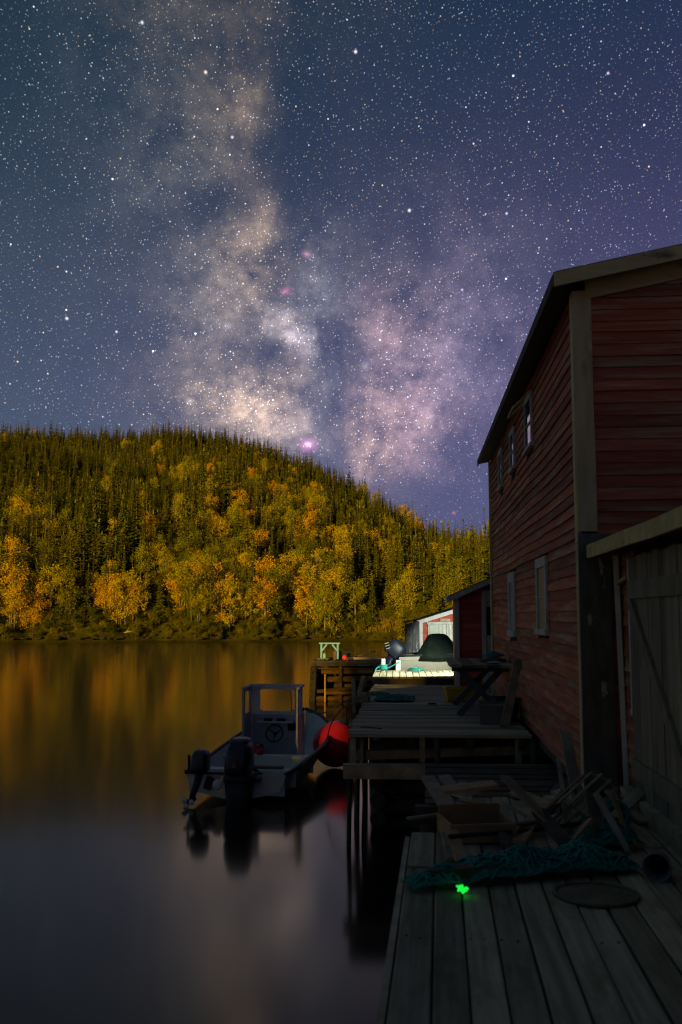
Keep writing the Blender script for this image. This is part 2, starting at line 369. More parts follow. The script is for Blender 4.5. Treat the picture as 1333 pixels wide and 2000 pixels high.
M['shore_mat'] = make_mat('shore earth', (.035, .032, .022), (.09, .08, .055), (1.2, 1.2, 1.2), .95, .5, 0, dist=.1)

def foliage_mat(name, stops, rough=.75, vary=.35):
    m = bpy.data.materials.new(name); m.use_nodes = True; nt = m.node_tree; N = nt.nodes; L = nt.links
    b = N['Principled BSDF']; b.inputs['Roughness'].default_value = rough; b.inputs['Specular IOR Level'].default_value = .0
    oi = N.new('ShaderNodeObjectInfo'); rp = N.new('ShaderNodeValToRGB'); L.new(oi.outputs['Random'], rp.inputs[0]); e = rp.color_ramp.elements
    e[0].position, e[0].color = stops[0][0], (*stops[0][1], 1); e[1].position, e[1].color = stops[-1][0], (*stops[-1][1], 1)
    for p, c in stops[1:-1]:
        k = e.new(p); k.color = (*c, 1)
    tc = N.new('ShaderNodeTexCoord'); n = N.new('ShaderNodeTexNoise'); n.inputs['Scale'].default_value = 1.4; n.inputs['Detail'].default_value = 5; n.inputs['Roughness'].default_value = .7
    L.new(tc.outputs['Object'], n.inputs['Vector'])
    mr = N.new('ShaderNodeMapRange'); L.new(n.outputs['Fac'], mr.inputs[0]); mr.inputs[1].default_value = .3; mr.inputs[2].default_value = .7; mr.inputs[3].default_value = 1 - vary; mr.inputs[4].default_value = 1 + vary
    sv = N.new('ShaderNodeVectorMath'); sv.operation = 'SCALE'; L.new(rp.outputs[0], sv.inputs[0]); L.new(mr.outputs[0], sv.inputs['Scale'])
    L.new(sv.outputs[0], b.inputs['Base Color'])
    return m
M['spruce'] = foliage_mat('spruce needles', [(0, (.058, .080, .006)), (.35, (.105, .130, .008)), (.7, (.155, .168, .010)), (1, (.205, .190, .012))])
M['birch_leaf'] = foliage_mat('autumn leaves', [(0, (.17, .19, .012)), (.25, (.27, .27, .014)), (.55, (.43, .36, .016)), (.80, (.54, .38, .018)), (1, (.58, .31, .018))], vary=.3)
M['green_leaf'] = foliage_mat('olive leaves', [(0, (.08, .11, .010)), (.5, (.14, .155, .012)), (1, (.21, .19, .014))])
M['shrub'] = foliage_mat('shrub leaves', [(0, (.05, .07, .008)), (.6, (.11, .115, .010)), (1, (.20, .17, .014))])
M['grass'] = foliage_mat('shore grass', [(0, (.16, .14, .035)), (1, (.24, .18, .05))])

def glass_mat():
    m = bpy.data.materials.new('window glass'); m.use_nodes = True; b = m.node_tree.nodes['Principled BSDF']
    b.inputs['Base Color'].default_value = (.02, .022, .025, 1); b.inputs['Roughness'].default_value = .03; b.inputs['Specular IOR Level'].default_value = .5; b.inputs['IOR'].default_value = 1.45
    return m
M['glass'] = glass_mat()
def emit_mat(name, c, s):
    m = bpy.data.materials.new(name); m.use_nodes = True; b = m.node_tree.nodes['Principled BSDF']
    b.inputs['Base Color'].default_value = (*c, 1); b.inputs['Emission Color'].default_value = (*c, 1); b.inputs['Emission Strength'].default_value = s; return m
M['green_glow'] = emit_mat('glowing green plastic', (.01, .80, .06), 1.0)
M['lamp_glass'] = emit_mat('lit lamp glass', (.95, 1, .86), 8)
def water_mat():
    m = bpy.data.materials.new('still water'); m.use_nodes = True; nt = m.node_tree; N = nt.nodes; L = nt.links; N.clear()
    g = N.new('ShaderNodeBsdfGlossy'); g.distribution = 'GGX'; g.inputs['Roughness'].default_value = .115; g.inputs['Color'].default_value = (.98, .90, .72, 1)
    d = N.new('ShaderNodeBsdfDiffuse'); d.inputs['Color'].default_value = (.012, .011, .010, 1)
    fr = N.new('ShaderNodeFresnel'); fr.inputs['IOR'].default_value = 1.47
    mx = N.new('ShaderNodeMixShader'); L.new(fr.outputs[0], mx.inputs[0]); L.new(d.outputs[0], mx.inputs[1]); L.new(g.outputs[0], mx.inputs[2])
    tc = N.new('ShaderNodeTexCoord'); mp = N.new('ShaderNodeMapping'); mp.inputs['Scale'].default_value = (.10, .22, 1); L.new(tc.outputs['Object'], mp.inputs[0])
    n = N.new('ShaderNodeTexNoise'); n.inputs['Scale'].default_value = 1; n.inputs['Detail'].default_value = 2; L.new(mp.outputs[0], n.inputs['Vector'])
    bp = N.new('ShaderNodeBump'); bp.inputs['Strength'].default_value = .25; bp.inputs['Distance'].default_value = .02; L.new(n.outputs['Fac'], bp.inputs['Height'])
    L.new(bp.outputs[0], g.inputs['Normal'])
    o = N.new('ShaderNodeOutputMaterial'); L.new(mx.outputs[0], o.inputs[0]); return m
M['water'] = water_mat()

# ================================================================== SETTING
# water
wm = MB(); wm.add([(-900, -300, 0), (900, -300, 0), (900, 900, 0), (-900, 900, 0)], [(0, 1, 2, 3)])
tag(wm.build('water', M['water']), 'still dark harbour water mirroring the hill', kind='structure')

# the wooded hill across the water
def interp(x, tab):
    if x <= tab[0][0]: return tab[0][1]
    for (a, va), (b, vb) in zip(tab, tab[1:]):
        if x <= b: return va + (vb - va) * (x - a) / (b - a)
    return tab[-1][1]
RIDGE = [(-60, 6.0), (-40, 9.0), (-26, 11.0), (-19.3, 11.35), (-16.6, 11.1), (-12.4, 11.15), (-10, 11.4), (-6.5, 10.95), (-4.4, 10.35), (-2, 9.5), (-.5, 8.95), (1, 8.05), (2.5, 7.3), (4, 6.5), (5.5, 5.6), (7, 5.2), (9, 5.1), (20, 5.5), (40, 7), (60, 7)]
SHORE = [(-60, 135), (-30, 128), (-19, 119), (-8, 117), (0, 119), (3, 117), (5, 104), (7, 88), (10, 74), (16, 60), (60, 60)]
RDIST = [(-60, 330), (-20, 330), (-8, 320), (0, 285), (4, 250), (8, 235), (60, 240)]
def shore_r(az): return interp(az, SHORE) + 1.6 * mnoise.noise(Vector((az * .55, 3.3, 0))) + .9 * mnoise.noise(Vector((az * 1.9, 7.3, 0)))
def hill_z(x, y):
    r = sqrt(x * x + y * y); az = math.degrees(atan2(x, y))
    s = shore_r(az); Rr = interp(az, RDIST); E = interp(az, RIDGE) + .2
    zr = Rr * cos(radians(az)) * tan(radians(E)) + CAMZ - 6.6
    if r < s: return .45 - (s - r) * .25
    t = (r - s) / (Rr - s)
    spur = max(0, min(1, (-9 - az) / 8))
    if t <= 1:
        f = t + .05 * sin(t * 2 * pi) + spur * (.14 * exp(-((t - .52) / .16) ** 2) - .05 * exp(-((t - .78) / .1) ** 2))
        gully = -.06 * exp(-((az - 4.6) / .9) ** 2) * sin(min(1, t) * pi)
        z = .30 + min(1.4, (r - s) * .7) + (zr - 1.8) * (f + gully)
        z += (1.6 * mnoise.noise(Vector((x * .03, y * .03, 1))) + .5 * mnoise.noise(Vector((x * .11, y * .11, 5)))) * min(1, t * 5) * min(1, (1 - t) * 4 + .3)
        return z
    return zr - (r - Rr) * .10
def build_hill():
    vs, fs = [], []
    azs = [-60 + 120 * i / 300 for i in range(301)]
    ts = [-8, -4, -1.5, 0, 1.0, 2.2, 4] + [4 + 400 * (k / 70) for k in range(1, 71)]
    for a in azs:
        s = shore_r(a)
        for t in ts:
            r = s + t; x, y = r * sin(radians(a)), r * cos(radians(a)); vs.append((x, y, hill_z(x, y)))
    n = len(ts)
    for i in range(len(azs) - 1):
        for k in range(n - 1): fs.append((i * n + k, (i + 1) * n + k, (i + 1) * n + k + 1, i * n + k + 1))
    m = MB(); m.add(vs, fs, True)
    tag(m.build('hill', M['ground']), 'wooded hillside rising across the harbour', kind='structure')
build_hill()

# the near bank behind the sheds
BANK = [(-30, 3.9), (20, 3.9), (24, 3.6), (33, 2.75), (38, 2.8), (45, 3.4), (60, 4.6), (80, 7.0), (110, 12)]
def bank_z(x, y):
    d = x - interp(y, BANK)
    return max(-.6, min(1.05, -.35 + d * .75)) + max(0, d - 6) * .06 + .10 * mnoise.noise(Vector((x * .6, y * .6, 0)))
def build_bank():
    vs, fs = [], []
    ys = [-30 + 140 * i / 110 for i in range(111)]; ds = [-.5, 0, .4, .8, 1.2, 1.8, 2.6, 4, 6, 9, 14, 22, 36, 60]
    for y in ys:
        for d in ds:
            x = interp(y, BANK) + d; vs.append((x, y, bank_z(x, y)))
    n = len(ds)
    for i in range(len(ys) - 1):
        for k in range(n - 1): fs.append((i * n + k, i * n + k + 1, (i + 1) * n + k + 1, (i + 1) * n + k))
    m = MB(); m.add(vs, fs, True)
    tag(m.build('shore_bank', M['shore_mat']), 'low earth bank under the sheds', kind='structure')
build_bank()

# ------------------------------------------------------------------ trees
def spruce_meshes(seed, h, rb, whorls, dead=0.0):
    rnd = random.Random(seed); u = rnd.uniform
    tr = MB(); cr = MB()
    lean = Vector((u(-.02, .02), u(-.02, .02), 0)) * h
    tr.tube([(0, 0, -.4), (lean.x * .3, lean.y * .3, h * .3), (lean.x, lean.y, h * .98)], [.014 * h + .02, .010 * h + .015, .008], 5)
    for k in range(whorls):
        f = .06 + .93 * (k + u(-.3, .3)) / whorls
        z = f * h; rad = rb * (1 - f) ** .85 * u(.65, 1.2) + .05 * rb
        if dead and f < .75 and rnd.random() < dead: rad *= .35
        nb = 6 if f < .8 else 4
        c0 = lean * (f ** 2); a0 = u(0, 6.28)
        for b in range(nb):
            if dead and rnd.random() < dead * .55: continue
            a = a0 + 6.283 * b / nb + u(-.4, .4); L_ = rad * u(.7, 1.2)
            d = Vector((cos(a), sin(a), 0)); s = Vector((-sin(a), cos(a), 0)); c = Vector((c0.x, c0.y, z + u(-.06, .06) * h / whorls * 4))
            dr = u(.18, .45) * L_; w = L_ * u(.20, .32) + .03
            p1 = c + d * L_ * .5 - Vector((0, 0, dr * .35)); p2 = c + d * L_ - Vector((0, 0, dr * u(.6, 1.1)))
            hang = Vector((0, 0, -w * u(.5, 1.0)))
            cr.add([c, p1 + s * w + hang * .5, p2, p1 - s * w + hang * .5], [(0, 1, 2), (0, 2, 3)])
            q = c + d * L_ * .75 - Vector((0, 0, dr * .6))
            cr.add([c + d * L_ * .25, q, p1 + hang * 1.3 + s * w * .3], [(0, 1, 2)])
            cr.add([p1 + s * w * .2, q + s * w * 1.1 + hang * .6, q], [(0, 1, 2)])
            cr.add([p1 - s * w * .2, q, q - s * w * 1.1 + hang * .6], [(0, 1, 2)])
    top = Vector((lean.x, lean.y, h))
    cr.add([top + Vector((0, 0, .02 * h)), top + Vector((.02 * h, 0, -.06 * h)), top + Vector((-.012 * h, .016 * h, -.06 * h)), top + Vector((-.012 * h, -.016 * h, -.06 * h))], [(0, 1, 2), (0, 2, 3), (0, 3, 1)])
    return tr, cr
def leafy_meshes(seed, h, w, nclump, nleaf, lsize, stems=1):
    rnd = random.Random(seed); u = rnd.uniform; g = rnd.gauss
    tr = MB(); cr = MB()
    tips = []
    for sidx in range(stems):
        bx, by = (u(-.12, .12) * w, u(-.12, .12) * w) if stems > 1 else (0, 0)
        tx, ty = u(-.18, .18) * w, u(-.18, .18) * w
        tr.tube([(bx, by, -.4), (bx + tx * .3, by + ty * .3, h * .35), (bx + tx, by + ty, h * .86)], [.017 * h, .012 * h, .004 * h], 6)
        for k in range(5):
            f = u(.35, .8); a = u(0, 6.28); L_ = w * u(.25, .5)
            p0 = Vector((bx + tx * f, by + ty * f, h * f)); p1 = p0 + Vector((cos(a) * L_, sin(a) * L_, L_ * u(.5, 1.1)))
            tr.tube([p0, (p0 + p1) / 2 + Vector((0, 0, -.05 * L_)), p1], [.006 * h, .004 * h, .002 * h], 4); tips.append(p1)
    for c in range(nclump):
        if c < len(tips): ctr = tips[c]
        else:
            while True:
                p = Vector((u(-1, 1), u(-1, 1), u(-1, 1)))
                if .25 < p.length < 1: break
            ctr = Vector((p.x * w * .5, p.y * w * .5, h * .54 + p.z * h * .43))
        cw = w * u(.12, .24)
        for k in range(int(nleaf * u(.6, 1.3))):
            p = ctr + Vector((g(0, 1) * cw * .55, g(0, 1) * cw * .55, g(0, 1) * cw * .6))
            n = Vector((g(0, 1), g(0, 1), g(0, 1))).normalized(); t = n.orthogonal().normalized(); b = n.cross(t); s = lsize * u(.6, 1.3)
            cr.add([p - t * s * .5, p + b * s * .38, p + t * s * .5, p - b * s * .38], [(0, 1, 2, 3)])
    return tr, cr
def merged(name, tr, cr, m1, m2):
    k = MB(); k.add(tr.v, tr.f); k.s = list(tr.s); nt_ = len(tr.f); k.add(cr.v, cr.f)
    me = k.mesh(name, m1, m2)
    me.polygons.foreach_set('material_index', [0] * nt_ + [1] * len(cr.f)); return me

SPR = [spruce_meshes(10 + i, 7.0, rb, wh, dd) for i, (rb, wh, dd) in enumerate([(1.25, 26, 0), (1.05, 28, 0), (.92, 30, 0), (1.45, 24, 0), (.80, 30, .1), (1.15, 26, .1), (.65, 26, .6), (.95, 28, .25)])]
SPR_TR = [t.mesh('spruce_trunk', M['trunk']) for t, c in SPR]; SPR_CR = [c.mesh('spruce_crown', M['spruce']) for t, c in SPR]
LEAF = [leafy_meshes(50 + i, 6.0, w, nc, nl, ls, st) for i, (w, nc, nl, ls, st) in enumerate([(3.2, 28, 135, .155, 1), (2.7, 26, 135, .15, 2), (3.5, 32, 135, .155, 2), (2.2, 22, 130, .145, 1), (3.0, 22, 120, .155, 3), (2.5, 18, 110, .15, 1)])]
LEAF_TR = [t.mesh('birch_trunk', M['birch_bark']) for t, c in LEAF]
LEAF_CR = [c.mesh('birch_crown', M['birch_leaf']) for t, c in LEAF]; LEAF_CRG = [c.mesh('leafy_crown', M['green_leaf']) for t, c in LEAF]
SHR = [leafy_meshes(90 + i, 1.6, 2.2, 14, 60, .16, 3) for i in range(3)]
SHR_TR = [t.mesh('shrub_stem', M['trunk']) for t, c in SHR]; SHR_CR = [c.mesh('shrub_leaves', M['shrub']) for t, c in SHR]

def project(x, y, z):
    dz = z - CAMZ; d = y * cos(PITCH) + dz * sin(PITCH); v = -y * sin(PITCH) + dz * cos(PITCH)
    return 666.5 + FPX * x / d, 1000 - FPX * v / d
def plant(name, tm, cm, loc, rz, s, sz, label, cat, group, names=('trunk', 'crown')):
    o = bpy.data.objects.new(name, None); COL.objects.link(o); o.location = loc; o.rotation_euler = (0, 0, rz); o.scale = (s, s, sz)
    tag(o, label, cat, group)
    for nm, me in zip(names, (tm, cm)):
        c = bpy.data.objects.new(nm, me); COL.objects.link(c); c.parent = o
    return o
# patches where birches turn yellow: photo pixel centre, radii, share
PATCH = [(60, 1180, 130, 60, .60), (250, 1150, 160, 75, .62), (400, 1130, 80, 95, .75), (530, 1180, 150, 60, .62), (620, 1140, 90, 110, .70), (560, 1040, 90, 60, .60), (640, 1060, 70, 60, .6), (475, 1060, 40, 45, .9), (430, 1010, 40, 40, .8),
         (345, 945, 50, 35, .5), (520, 990, 50, 35, .75), (600, 985, 40, 30, .6), (690, 1000, 50, 30, .4), (540, 930, 60, 40, .25), (30, 1010, 45, 40, .6), (85, 1060, 50, 50, .55), (210, 1080, 60, 40, .35), (850, 1110, 25, 30, .4),
         (900, 1140, 40, 30, .25), (780, 1050, 60, 40, .25), (810, 1100, 50, 60, .2), (300, 1020, 90, 60, .10), (700, 1100, 60, 90, .3), (-60, 1120, 120, 120, .4), (660, 1200, 60, 35, .5), (590, 1090, 70, 60, .65), (350, 1090, 60, 60, .6)]
def scatter():
    rnd = random.Random(5); u = rnd.uniform
    spr, lea = [], []
    st = 1.95
    y = 50.0
    while y < 362:
        x = -175.0
        while x < 95:
            px_, py_ = x + u(-.5, .5) * st, y + u(-.5, .5) * st; x += st
            r = sqrt(px_ ** 2 + py_ ** 2); az = math.degrees(atan2(px_, py_))
            if az < -24 or az > 14: continue
            s = shore_r(az); Rr = interp(az, RDIST)
            if r < s + 1.2 or r > Rr + 16: continue
            z = hill_z(px_, py_); ppx, ppy = project(px_, py_, z + 2.5)
            p = 0.015
            for (a, b, ra, rb, pr) in PATCH:
                p = max(p, (.95 if b > 1080 else .80 if b > 1000 else .45) * pr * min(1, 1.30 * exp(-(((ppx - a) / ra) ** 2 + ((ppy - b) / rb) ** 2) * 1.25)))
            n = mnoise.noise(Vector((px_ * .09, py_ * .05, 2)))
            if rnd.random() < p * (1 + .8 * n):
                if rnd.random() < .36: lea.append((r, px_, py_, z, az))       # leafy crowns are wide: fewer of them
                continue
            if az > 1.2 and az < 4.2 and r < s + 9 and rnd.random() < .75: continue   # grassy landing
            if az > 4.8 and rnd.random() < .25: continue
            dense = .93 if n > -.3 else .6
            if rnd.random() < dense: spr.append((r, px_, py_, z, az))
        y += st
    return spr, lea
SPOTS, LSPOTS = scatter()
_g = random.Random(66); _a = -20.4
while _a < 1.4:                  # birches leaning out along the waterline
    _r = shore_r(_a) + _g.uniform(.1, 3.2); _x, _y = _r * sin(radians(_a)), _r * cos(radians(_a))
    if _g.random() < (.85 if not (-15.6 < _a < -14.0 or -3.6 < _a < -2.6 or -11.8 < _a < -11.0) else .1): LSPOTS.append((_r, _x, _y, hill_z(_x, _y), _a))
    _a += _g.uniform(.35, .75)
SPOTS.sort(); LSPOTS.sort()
rt = random.Random(8)
inframe = lambda a: -20.5 < a < 9.6
near = [p for p in SPOTS if inframe(p[4])][:290]; nset = set(near)
rest = [p for p in SPOTS if p not in nset]
def spruce_h(r, az, s):
    h = rt.uniform(.62, 1.12)
    if r - s < 28: h *= rt.uniform(.75, 1.35)
    if rt.random() < .09: h *= rt.uniform(1.2, 1.55)
    return h * (.86 if r > 190 else 1)
for (r, x, y, z, az) in near:
    i = rt.choices(range(8), (5, 5, 4, 4, 3, 4, 1, 2))[0]; h = spruce_h(r, az, shore_r(az)); w = h * rt.uniform(.95, 1.35)
    plant('spruce_tree', SPR_TR[i], SPR_CR[i], (x, y, z - .1), rt.uniform(0, 6.28), w, h, 'dark green spruce growing low on the hillside near the far shore', 'spruce', 'spruces along the foot of the wooded hill')
lf = [p for p in LSPOTS if inframe(p[4])][:280]
for k, (r, x, y, z, az) in enumerate(lf):
    i = rt.randrange(6); green = rt.random() < (.22 if r - shore_r(az) < 30 else .06)
    h = rt.uniform(.70, 1.15) * (1.05 if r - shore_r(az) < 7 else .92); w = h * rt.uniform(.85, 1.15)
    if green: plant('leafy_tree', LEAF_TR[i], LEAF_CRG[i], (x, y, z - .1), rt.uniform(0, 6.28), w, h, 'olive green leafy tree among the yellow birches on the hillside', 'tree', 'green leafy trees on the wooded hill')
    else: plant('birch_tree', LEAF_TR[i], LEAF_CR[i], (x, y, z - .1), rt.uniform(0, 6.28), w, h, 'birch with yellow autumn leaves on the hillside', 'birch', 'yellow birches on the wooded hill')
# two young spruces stand apart at the water's edge
for px, py, h, lab in ((728, 1217, 5.6, 'young broad spruce standing alone at the grassy shore, nearer the birches'), (790, 1222, 5.4, 'young slim spruce at the grassy shore beside the far red shed')):
    p = at(px, py, 121 if px < 760 else 112); z = hill_z(p.x, p.y)
    plant('spruce_tree', SPR_TR[3], SPR_CR[3], (p.x, p.y, z - .1), px, h / 7 * 1.25, h / 7, lab, 'spruce', None)

def stuff_scatter(name, pts, metas, label, n_proto):
    """pts: (x, y, z, rz, sxy, sz, variant); real instanced meshes as one uncountable mass"""
    me = bpy.data.meshes.new(name); me.from_pydata([p[:3] for p in pts], [], [])
    for nm, ty, vals in (('rz', 'FLOAT', [p[3] for p in pts]), ('vi', 'INT', [p[6] for p in pts])):
        a = me.attributes.new(nm, ty, 'POINT'); a.data.foreach_set('value', vals)
    a = me.attributes.new('scl', 'FLOAT_VECTOR', 'POINT'); a.data.foreach_set('vector', [c for p in pts for c in (p[4], p[4], p[5])])
    o = bpy.data.objects.new(name, me); COL.objects.link(o); tag(o, label, kind='stuff')
    ng = bpy.data.node_groups.new(name, 'GeometryNodeTree')
    ng.interface.new_socket('Geometry', in_out='INPUT', socket_type='NodeSocketGeometry'); ng.interface.new_socket('Geometry', in_out='OUTPUT', socket_type='NodeSocketGeometry')
    N, L = ng.nodes, ng.links
    gi = N.new('NodeGroupInput'); go = N.new('NodeGroupOutput'); ip = N.new('GeometryNodeInstanceOnPoints'); jn = N.new('GeometryNodeJoinGeometry')
    for m in metas:
        po = bpy.data.objects.new(name + '_source', m)
        oi = N.new('GeometryNodeObjectInfo'); oi.inputs['Object'].default_value = po; oi.inputs['As Instance'].default_value = True; L.new(oi.outputs['Geometry'], jn.inputs[0])
    def attr(nm, ty):
        n = N.new('GeometryNodeInputNamedAttribute'); n.data_type = ty; n.inputs['Name'].default_value = nm; return n.outputs['Attribute']
    L.new(gi.outputs[0], ip.inputs['Points']); L.new(jn.outputs[0], ip.inputs['Instance']); ip.inputs['Pick Instance'].default_value = True
    L.new(attr('vi', 'INT'), ip.inputs['Instance Index']); L.new(attr('scl', 'FLOAT_VECTOR'), ip.inputs['Scale'])
    cb = N.new('ShaderNodeCombineXYZ'); L.new(attr('rz', 'FLOAT'), cb.inputs[2]); L.new(cb.outputs[0], ip.inputs['Rotation'])
    L.new(ip.outputs[0], go.inputs[0])
    md = o.modifiers.new('scatter', 'NODES'); md.node_group = ng
    return o
pts = []
for (r, x, y, z, az) in rest:
    i = rt.choices(range(8), (4, 5, 5, 3, 4, 4, 2, 3))[0]; h = spruce_h(r, az, shore_r(az))
    spur = az < -9 and .25 < (r - 119) / 211 < .60
    if spur: h *= .72; i = rt.choice((2, 4, 6, 7, 5))
    w = h * rt.uniform(.85, 1.25); pts.append((x, y, z - .1, rt.uniform(0, 6.28), w, h, i))
stuff_scatter('spruce_forest', pts, [merged('forest_spruce', t, c, M['trunk'], M['spruce']) for t, c in SPR], 'dense spruce forest covering the hillside up to the ridge', 8)
# undergrowth between the trunks
pts = []
for k in range(9000):
    az = rt.uniform(-23, 13); s = shore_r(az); r = s + 2.2 + (rt.random() ** 1.35) * 215
    x, y = r * sin(radians(az)), r * cos(radians(az)); sc_ = rt.uniform(.28, .70)
    pts.append((x, y, hill_z(x, y) - .05, rt.uniform(0, 6.28), sc_, sc_ * rt.uniform(.7, 1.2), rt.randrange(3)))
for k in range(420):
    az = rt.uniform(-23, 2.0); r = shore_r(az) + rt.uniform(-.2, 3.0); x, y = r * sin(radians(az)), r * cos(radians(az)); sc_ = rt.uniform(.2, .6)
    pts.append((x, y, max(.1, hill_z(x, y)) - .1, rt.uniform(0, 6.28), sc_, sc_ * rt.uniform(.7, 1.3), rt.randrange(3)))
stuff_scatter('undergrowth', pts, [merged('low_shrub', t, c, M['trunk'], M['shrub']) for t, c in SHR], 'low autumn undergrowth between the trees', 3)
# grass at the landing and along the waterline
def grass_blades():
    m = MB(); g = random.Random(21)
    for k in range(4500):
        az = g.gauss(2.6, 1.3) if k < 4500 else g.uniform(-20, 9); s = shore_r(az)
        r = s + (g.uniform(.8, 9) if k < 4500 else g.uniform(.9, 3.0)); x, y = r * sin(radians(az)), r * cos(radians(az)); z = hill_z(x, y)
        h = g.uniform(.35, 1.1) if k < 4500 else g.uniform(.15, .4); a = g.uniform(0, 6.28); w = .035; bx, by = g.uniform(-.25, .25), g.uniform(-.25, .25)
        m.add([(x - cos(a) * w, y - sin(a) * w, z - .05), (x + cos(a) * w, y + sin(a) * w, z - .05), (x + bx * h, y + by * h, z + h)], [(0, 1, 2)])
    return m
tag(grass_blades().build('shore_grass', M['grass']), 'dry tall grass along the far waterline', kind='stuff')
# rocks and driftwood on the far waterline
def rock_mesh(seed):
    g = random.Random(seed); m = MB(); rings = []
    for i in range(6):
        t = i / 5; rr = sin(max(.08, min(.95, t)) * pi) ** .6
        rings.append([Vector((cos(a) * rr * g.uniform(.75, 1.1), sin(a) * rr * g.uniform(.75, 1.1), (t - .4) * 1.1 + g.uniform(-.07, .07))) for a in [6.283 * k / 9 for k in range(9)]])
    m.loft(rings, smooth=False); return m.mesh('shore_rock', M['rock'])
RK = [rock_mesh(i) for i in range(4)]
for k in range(70):
    az = -19.8 + 24.2 * (k + rt.uniform(-.4, .4)) / 70; r = shore_r(az) + rt.uniform(-.5, .7); x, y = r * sin(radians(az)), r * cos(radians(az)); s = rt.uniform(.16, .42)
    o = bpy.data.objects.new('shore_rock', RK[k % 4]); COL.objects.link(o); o.location = (x, y, max(.03, hill_z(x, y)) + s * .12); o.rotation_euler = (0, 0, rt.uniform(0, 6.28)); o.scale = (s * rt.uniform(1, 2), s * rt.uniform(.9, 1.3), s * rt.uniform(.6, 1))
    tag(o, 'dark rock at the far waterline below the trees', 'rock', 'rocks along the far waterline')
for k, (px, L_, ra, el) in enumerate([(250, 2.2, .3, .15), (262, 1.8, 2.6, .25), (570, 2.0, .5, .2), (590, 1.6, 2.8, .3)]):
    az = math.degrees(atan((px - 666.5) / FPX)); r = shore_r(az) + .5; x, y = r * sin(radians(az)), r * cos(radians(az)); z = max(.1, hill_z(x, y)) + .25
    m = MB(); d = Vector((cos(ra) * L_ / 2, .3 * sin(ra), el * L_ / 2)); m.tube([(-d.x, -d.y, -d.z), (.1, .05, .06), (d.x, d.y, d.z)], [.11, .09, .05], 7)
    m.tube([(.1, .05, .06), (.3, .1, .6)], [.05, .02], 5)
    tag(m.build('driftwood_log', M['driftwood'], loc=(x, y, z)), 'bleached driftwood log lying on the far waterline', 'log', 'driftwood on the far waterline')
# trees on the near bank beyond the sheds are part of the hill's foot (see above)

# ================================================================== BUILDINGS
def subtract(a, b, cuts):
    segs = [(a, b)]
    for (c, d) in cuts:
        out = []
        for (x, y) in segs:
            if d <= x or c >= y: out.append((x, y)); continue
            if c > x: out.append((x, c))
            if d < y: out.append((d, y))
        segs = out
    return [s for s in segs if s[1] - s[0] > .03]
def clapboards(root, plane, off, a0, a1, z0, z1, pitch, mat, holes=(), clip=None, joint=0, sag=.02, sign=1, seed=1, wedge=.026):
    """lapped boards on a wall: plane 'side' runs along y at x=off facing -x; 'front' runs along x at y=off facing -y"""
    g = random.Random(seed); k = 0; z = z0
    while z < z1 - .01:
        lo, hi = (a0, a1) if clip is None else clip(z)
        cuts = [(h[0], h[1]) for h in holes if z + pitch * .9 > h[2] and z < h[3] - .01]
        segs = []
        for (x, y) in subtract(lo, hi, cuts):
            cur = x
            while joint and y - cur > joint * 1.5:
                n = cur + g.uniform(.6, 1.2) * joint; segs.append((cur, n - .003)); cur = n
            segs.append((cur, y))
        for (x, y) in segs:
            n = max(1, int((y - x) / .7)); rings = []
            tilt = g.uniform(-.006, .006); out = wedge * g.uniform(.8, 1.4); dz = g.uniform(-.005, .005)
            for i in range(n + 1):
                t = x + (y - x) * i / n
                w = sag * mnoise.noise(Vector((t * .45 + off * 9, z * .35, seed))) + dz + tilt * (i / n - .5) + .004 * mnoise.noise(Vector((t * 1.7, z * 9, seed)))
                o = out + .006 * mnoise.noise(Vector((t * 1.3, z * 7, seed + 4)))
                ww = sag * mnoise.noise(Vector((t * .45 + off * 9, (z + pitch) * .35, seed)))
                pr = [(o, z + w), (.006, z + pitch * 1.12 + ww), (0, z + pitch * 1.12 + ww), (0, z + w)]
                rings.append([Vector((off - p, t, q)) if plane == 'side' else Vector((t, off - p, q)) for p, q in pr])
            m = MB(); m.loft(rings, smooth=False); m.build('clapboard', mat, root)
        z += pitch; k += 1

def window(root, y0, y1, z0, z1, off=0.0, cw=.09, proud=.035, glass=True, sheet=None, bars=1):
    """a framed window on the x=off side wall"""
    f = MB()
    f.box((off - proud / 2, (y0 + y1) / 2, z1 - cw / 2 + .02), (proud, y1 - y0 + .04, cw)).box((off - proud / 2 - .006, (y0 + y1) / 2, z0 + cw * .3), (proud + .03, y1 - y0 + .08, cw * .6))
    f.box((off - proud / 2 + .002, y0 + cw / 2, (z0 + z1) / 2), (proud, cw, z1 - z0 - cw)).box((off - proud / 2 + .002, y1 - cw / 2, (z0 + z1) / 2), (proud, cw, z1 - z0 - cw))
    w = f.build('window', M['white_trim'], root)
    p = MB(); p.box((off - .008, (y0 + y1) / 2, (z0 + z1) / 2), (.008, y1 - y0 - cw, z1 - z0 - cw)); p.build('pane', sheet or M['glass'], w)
    if bars:
        b = MB(); b.box((off - .018, (y0 + y1) / 2, (z0 + z1) / 2), (.014, y1 - y0 - 2 * cw, .025)); b.build('glazing_bar', M['white_trim'], w)
    return w

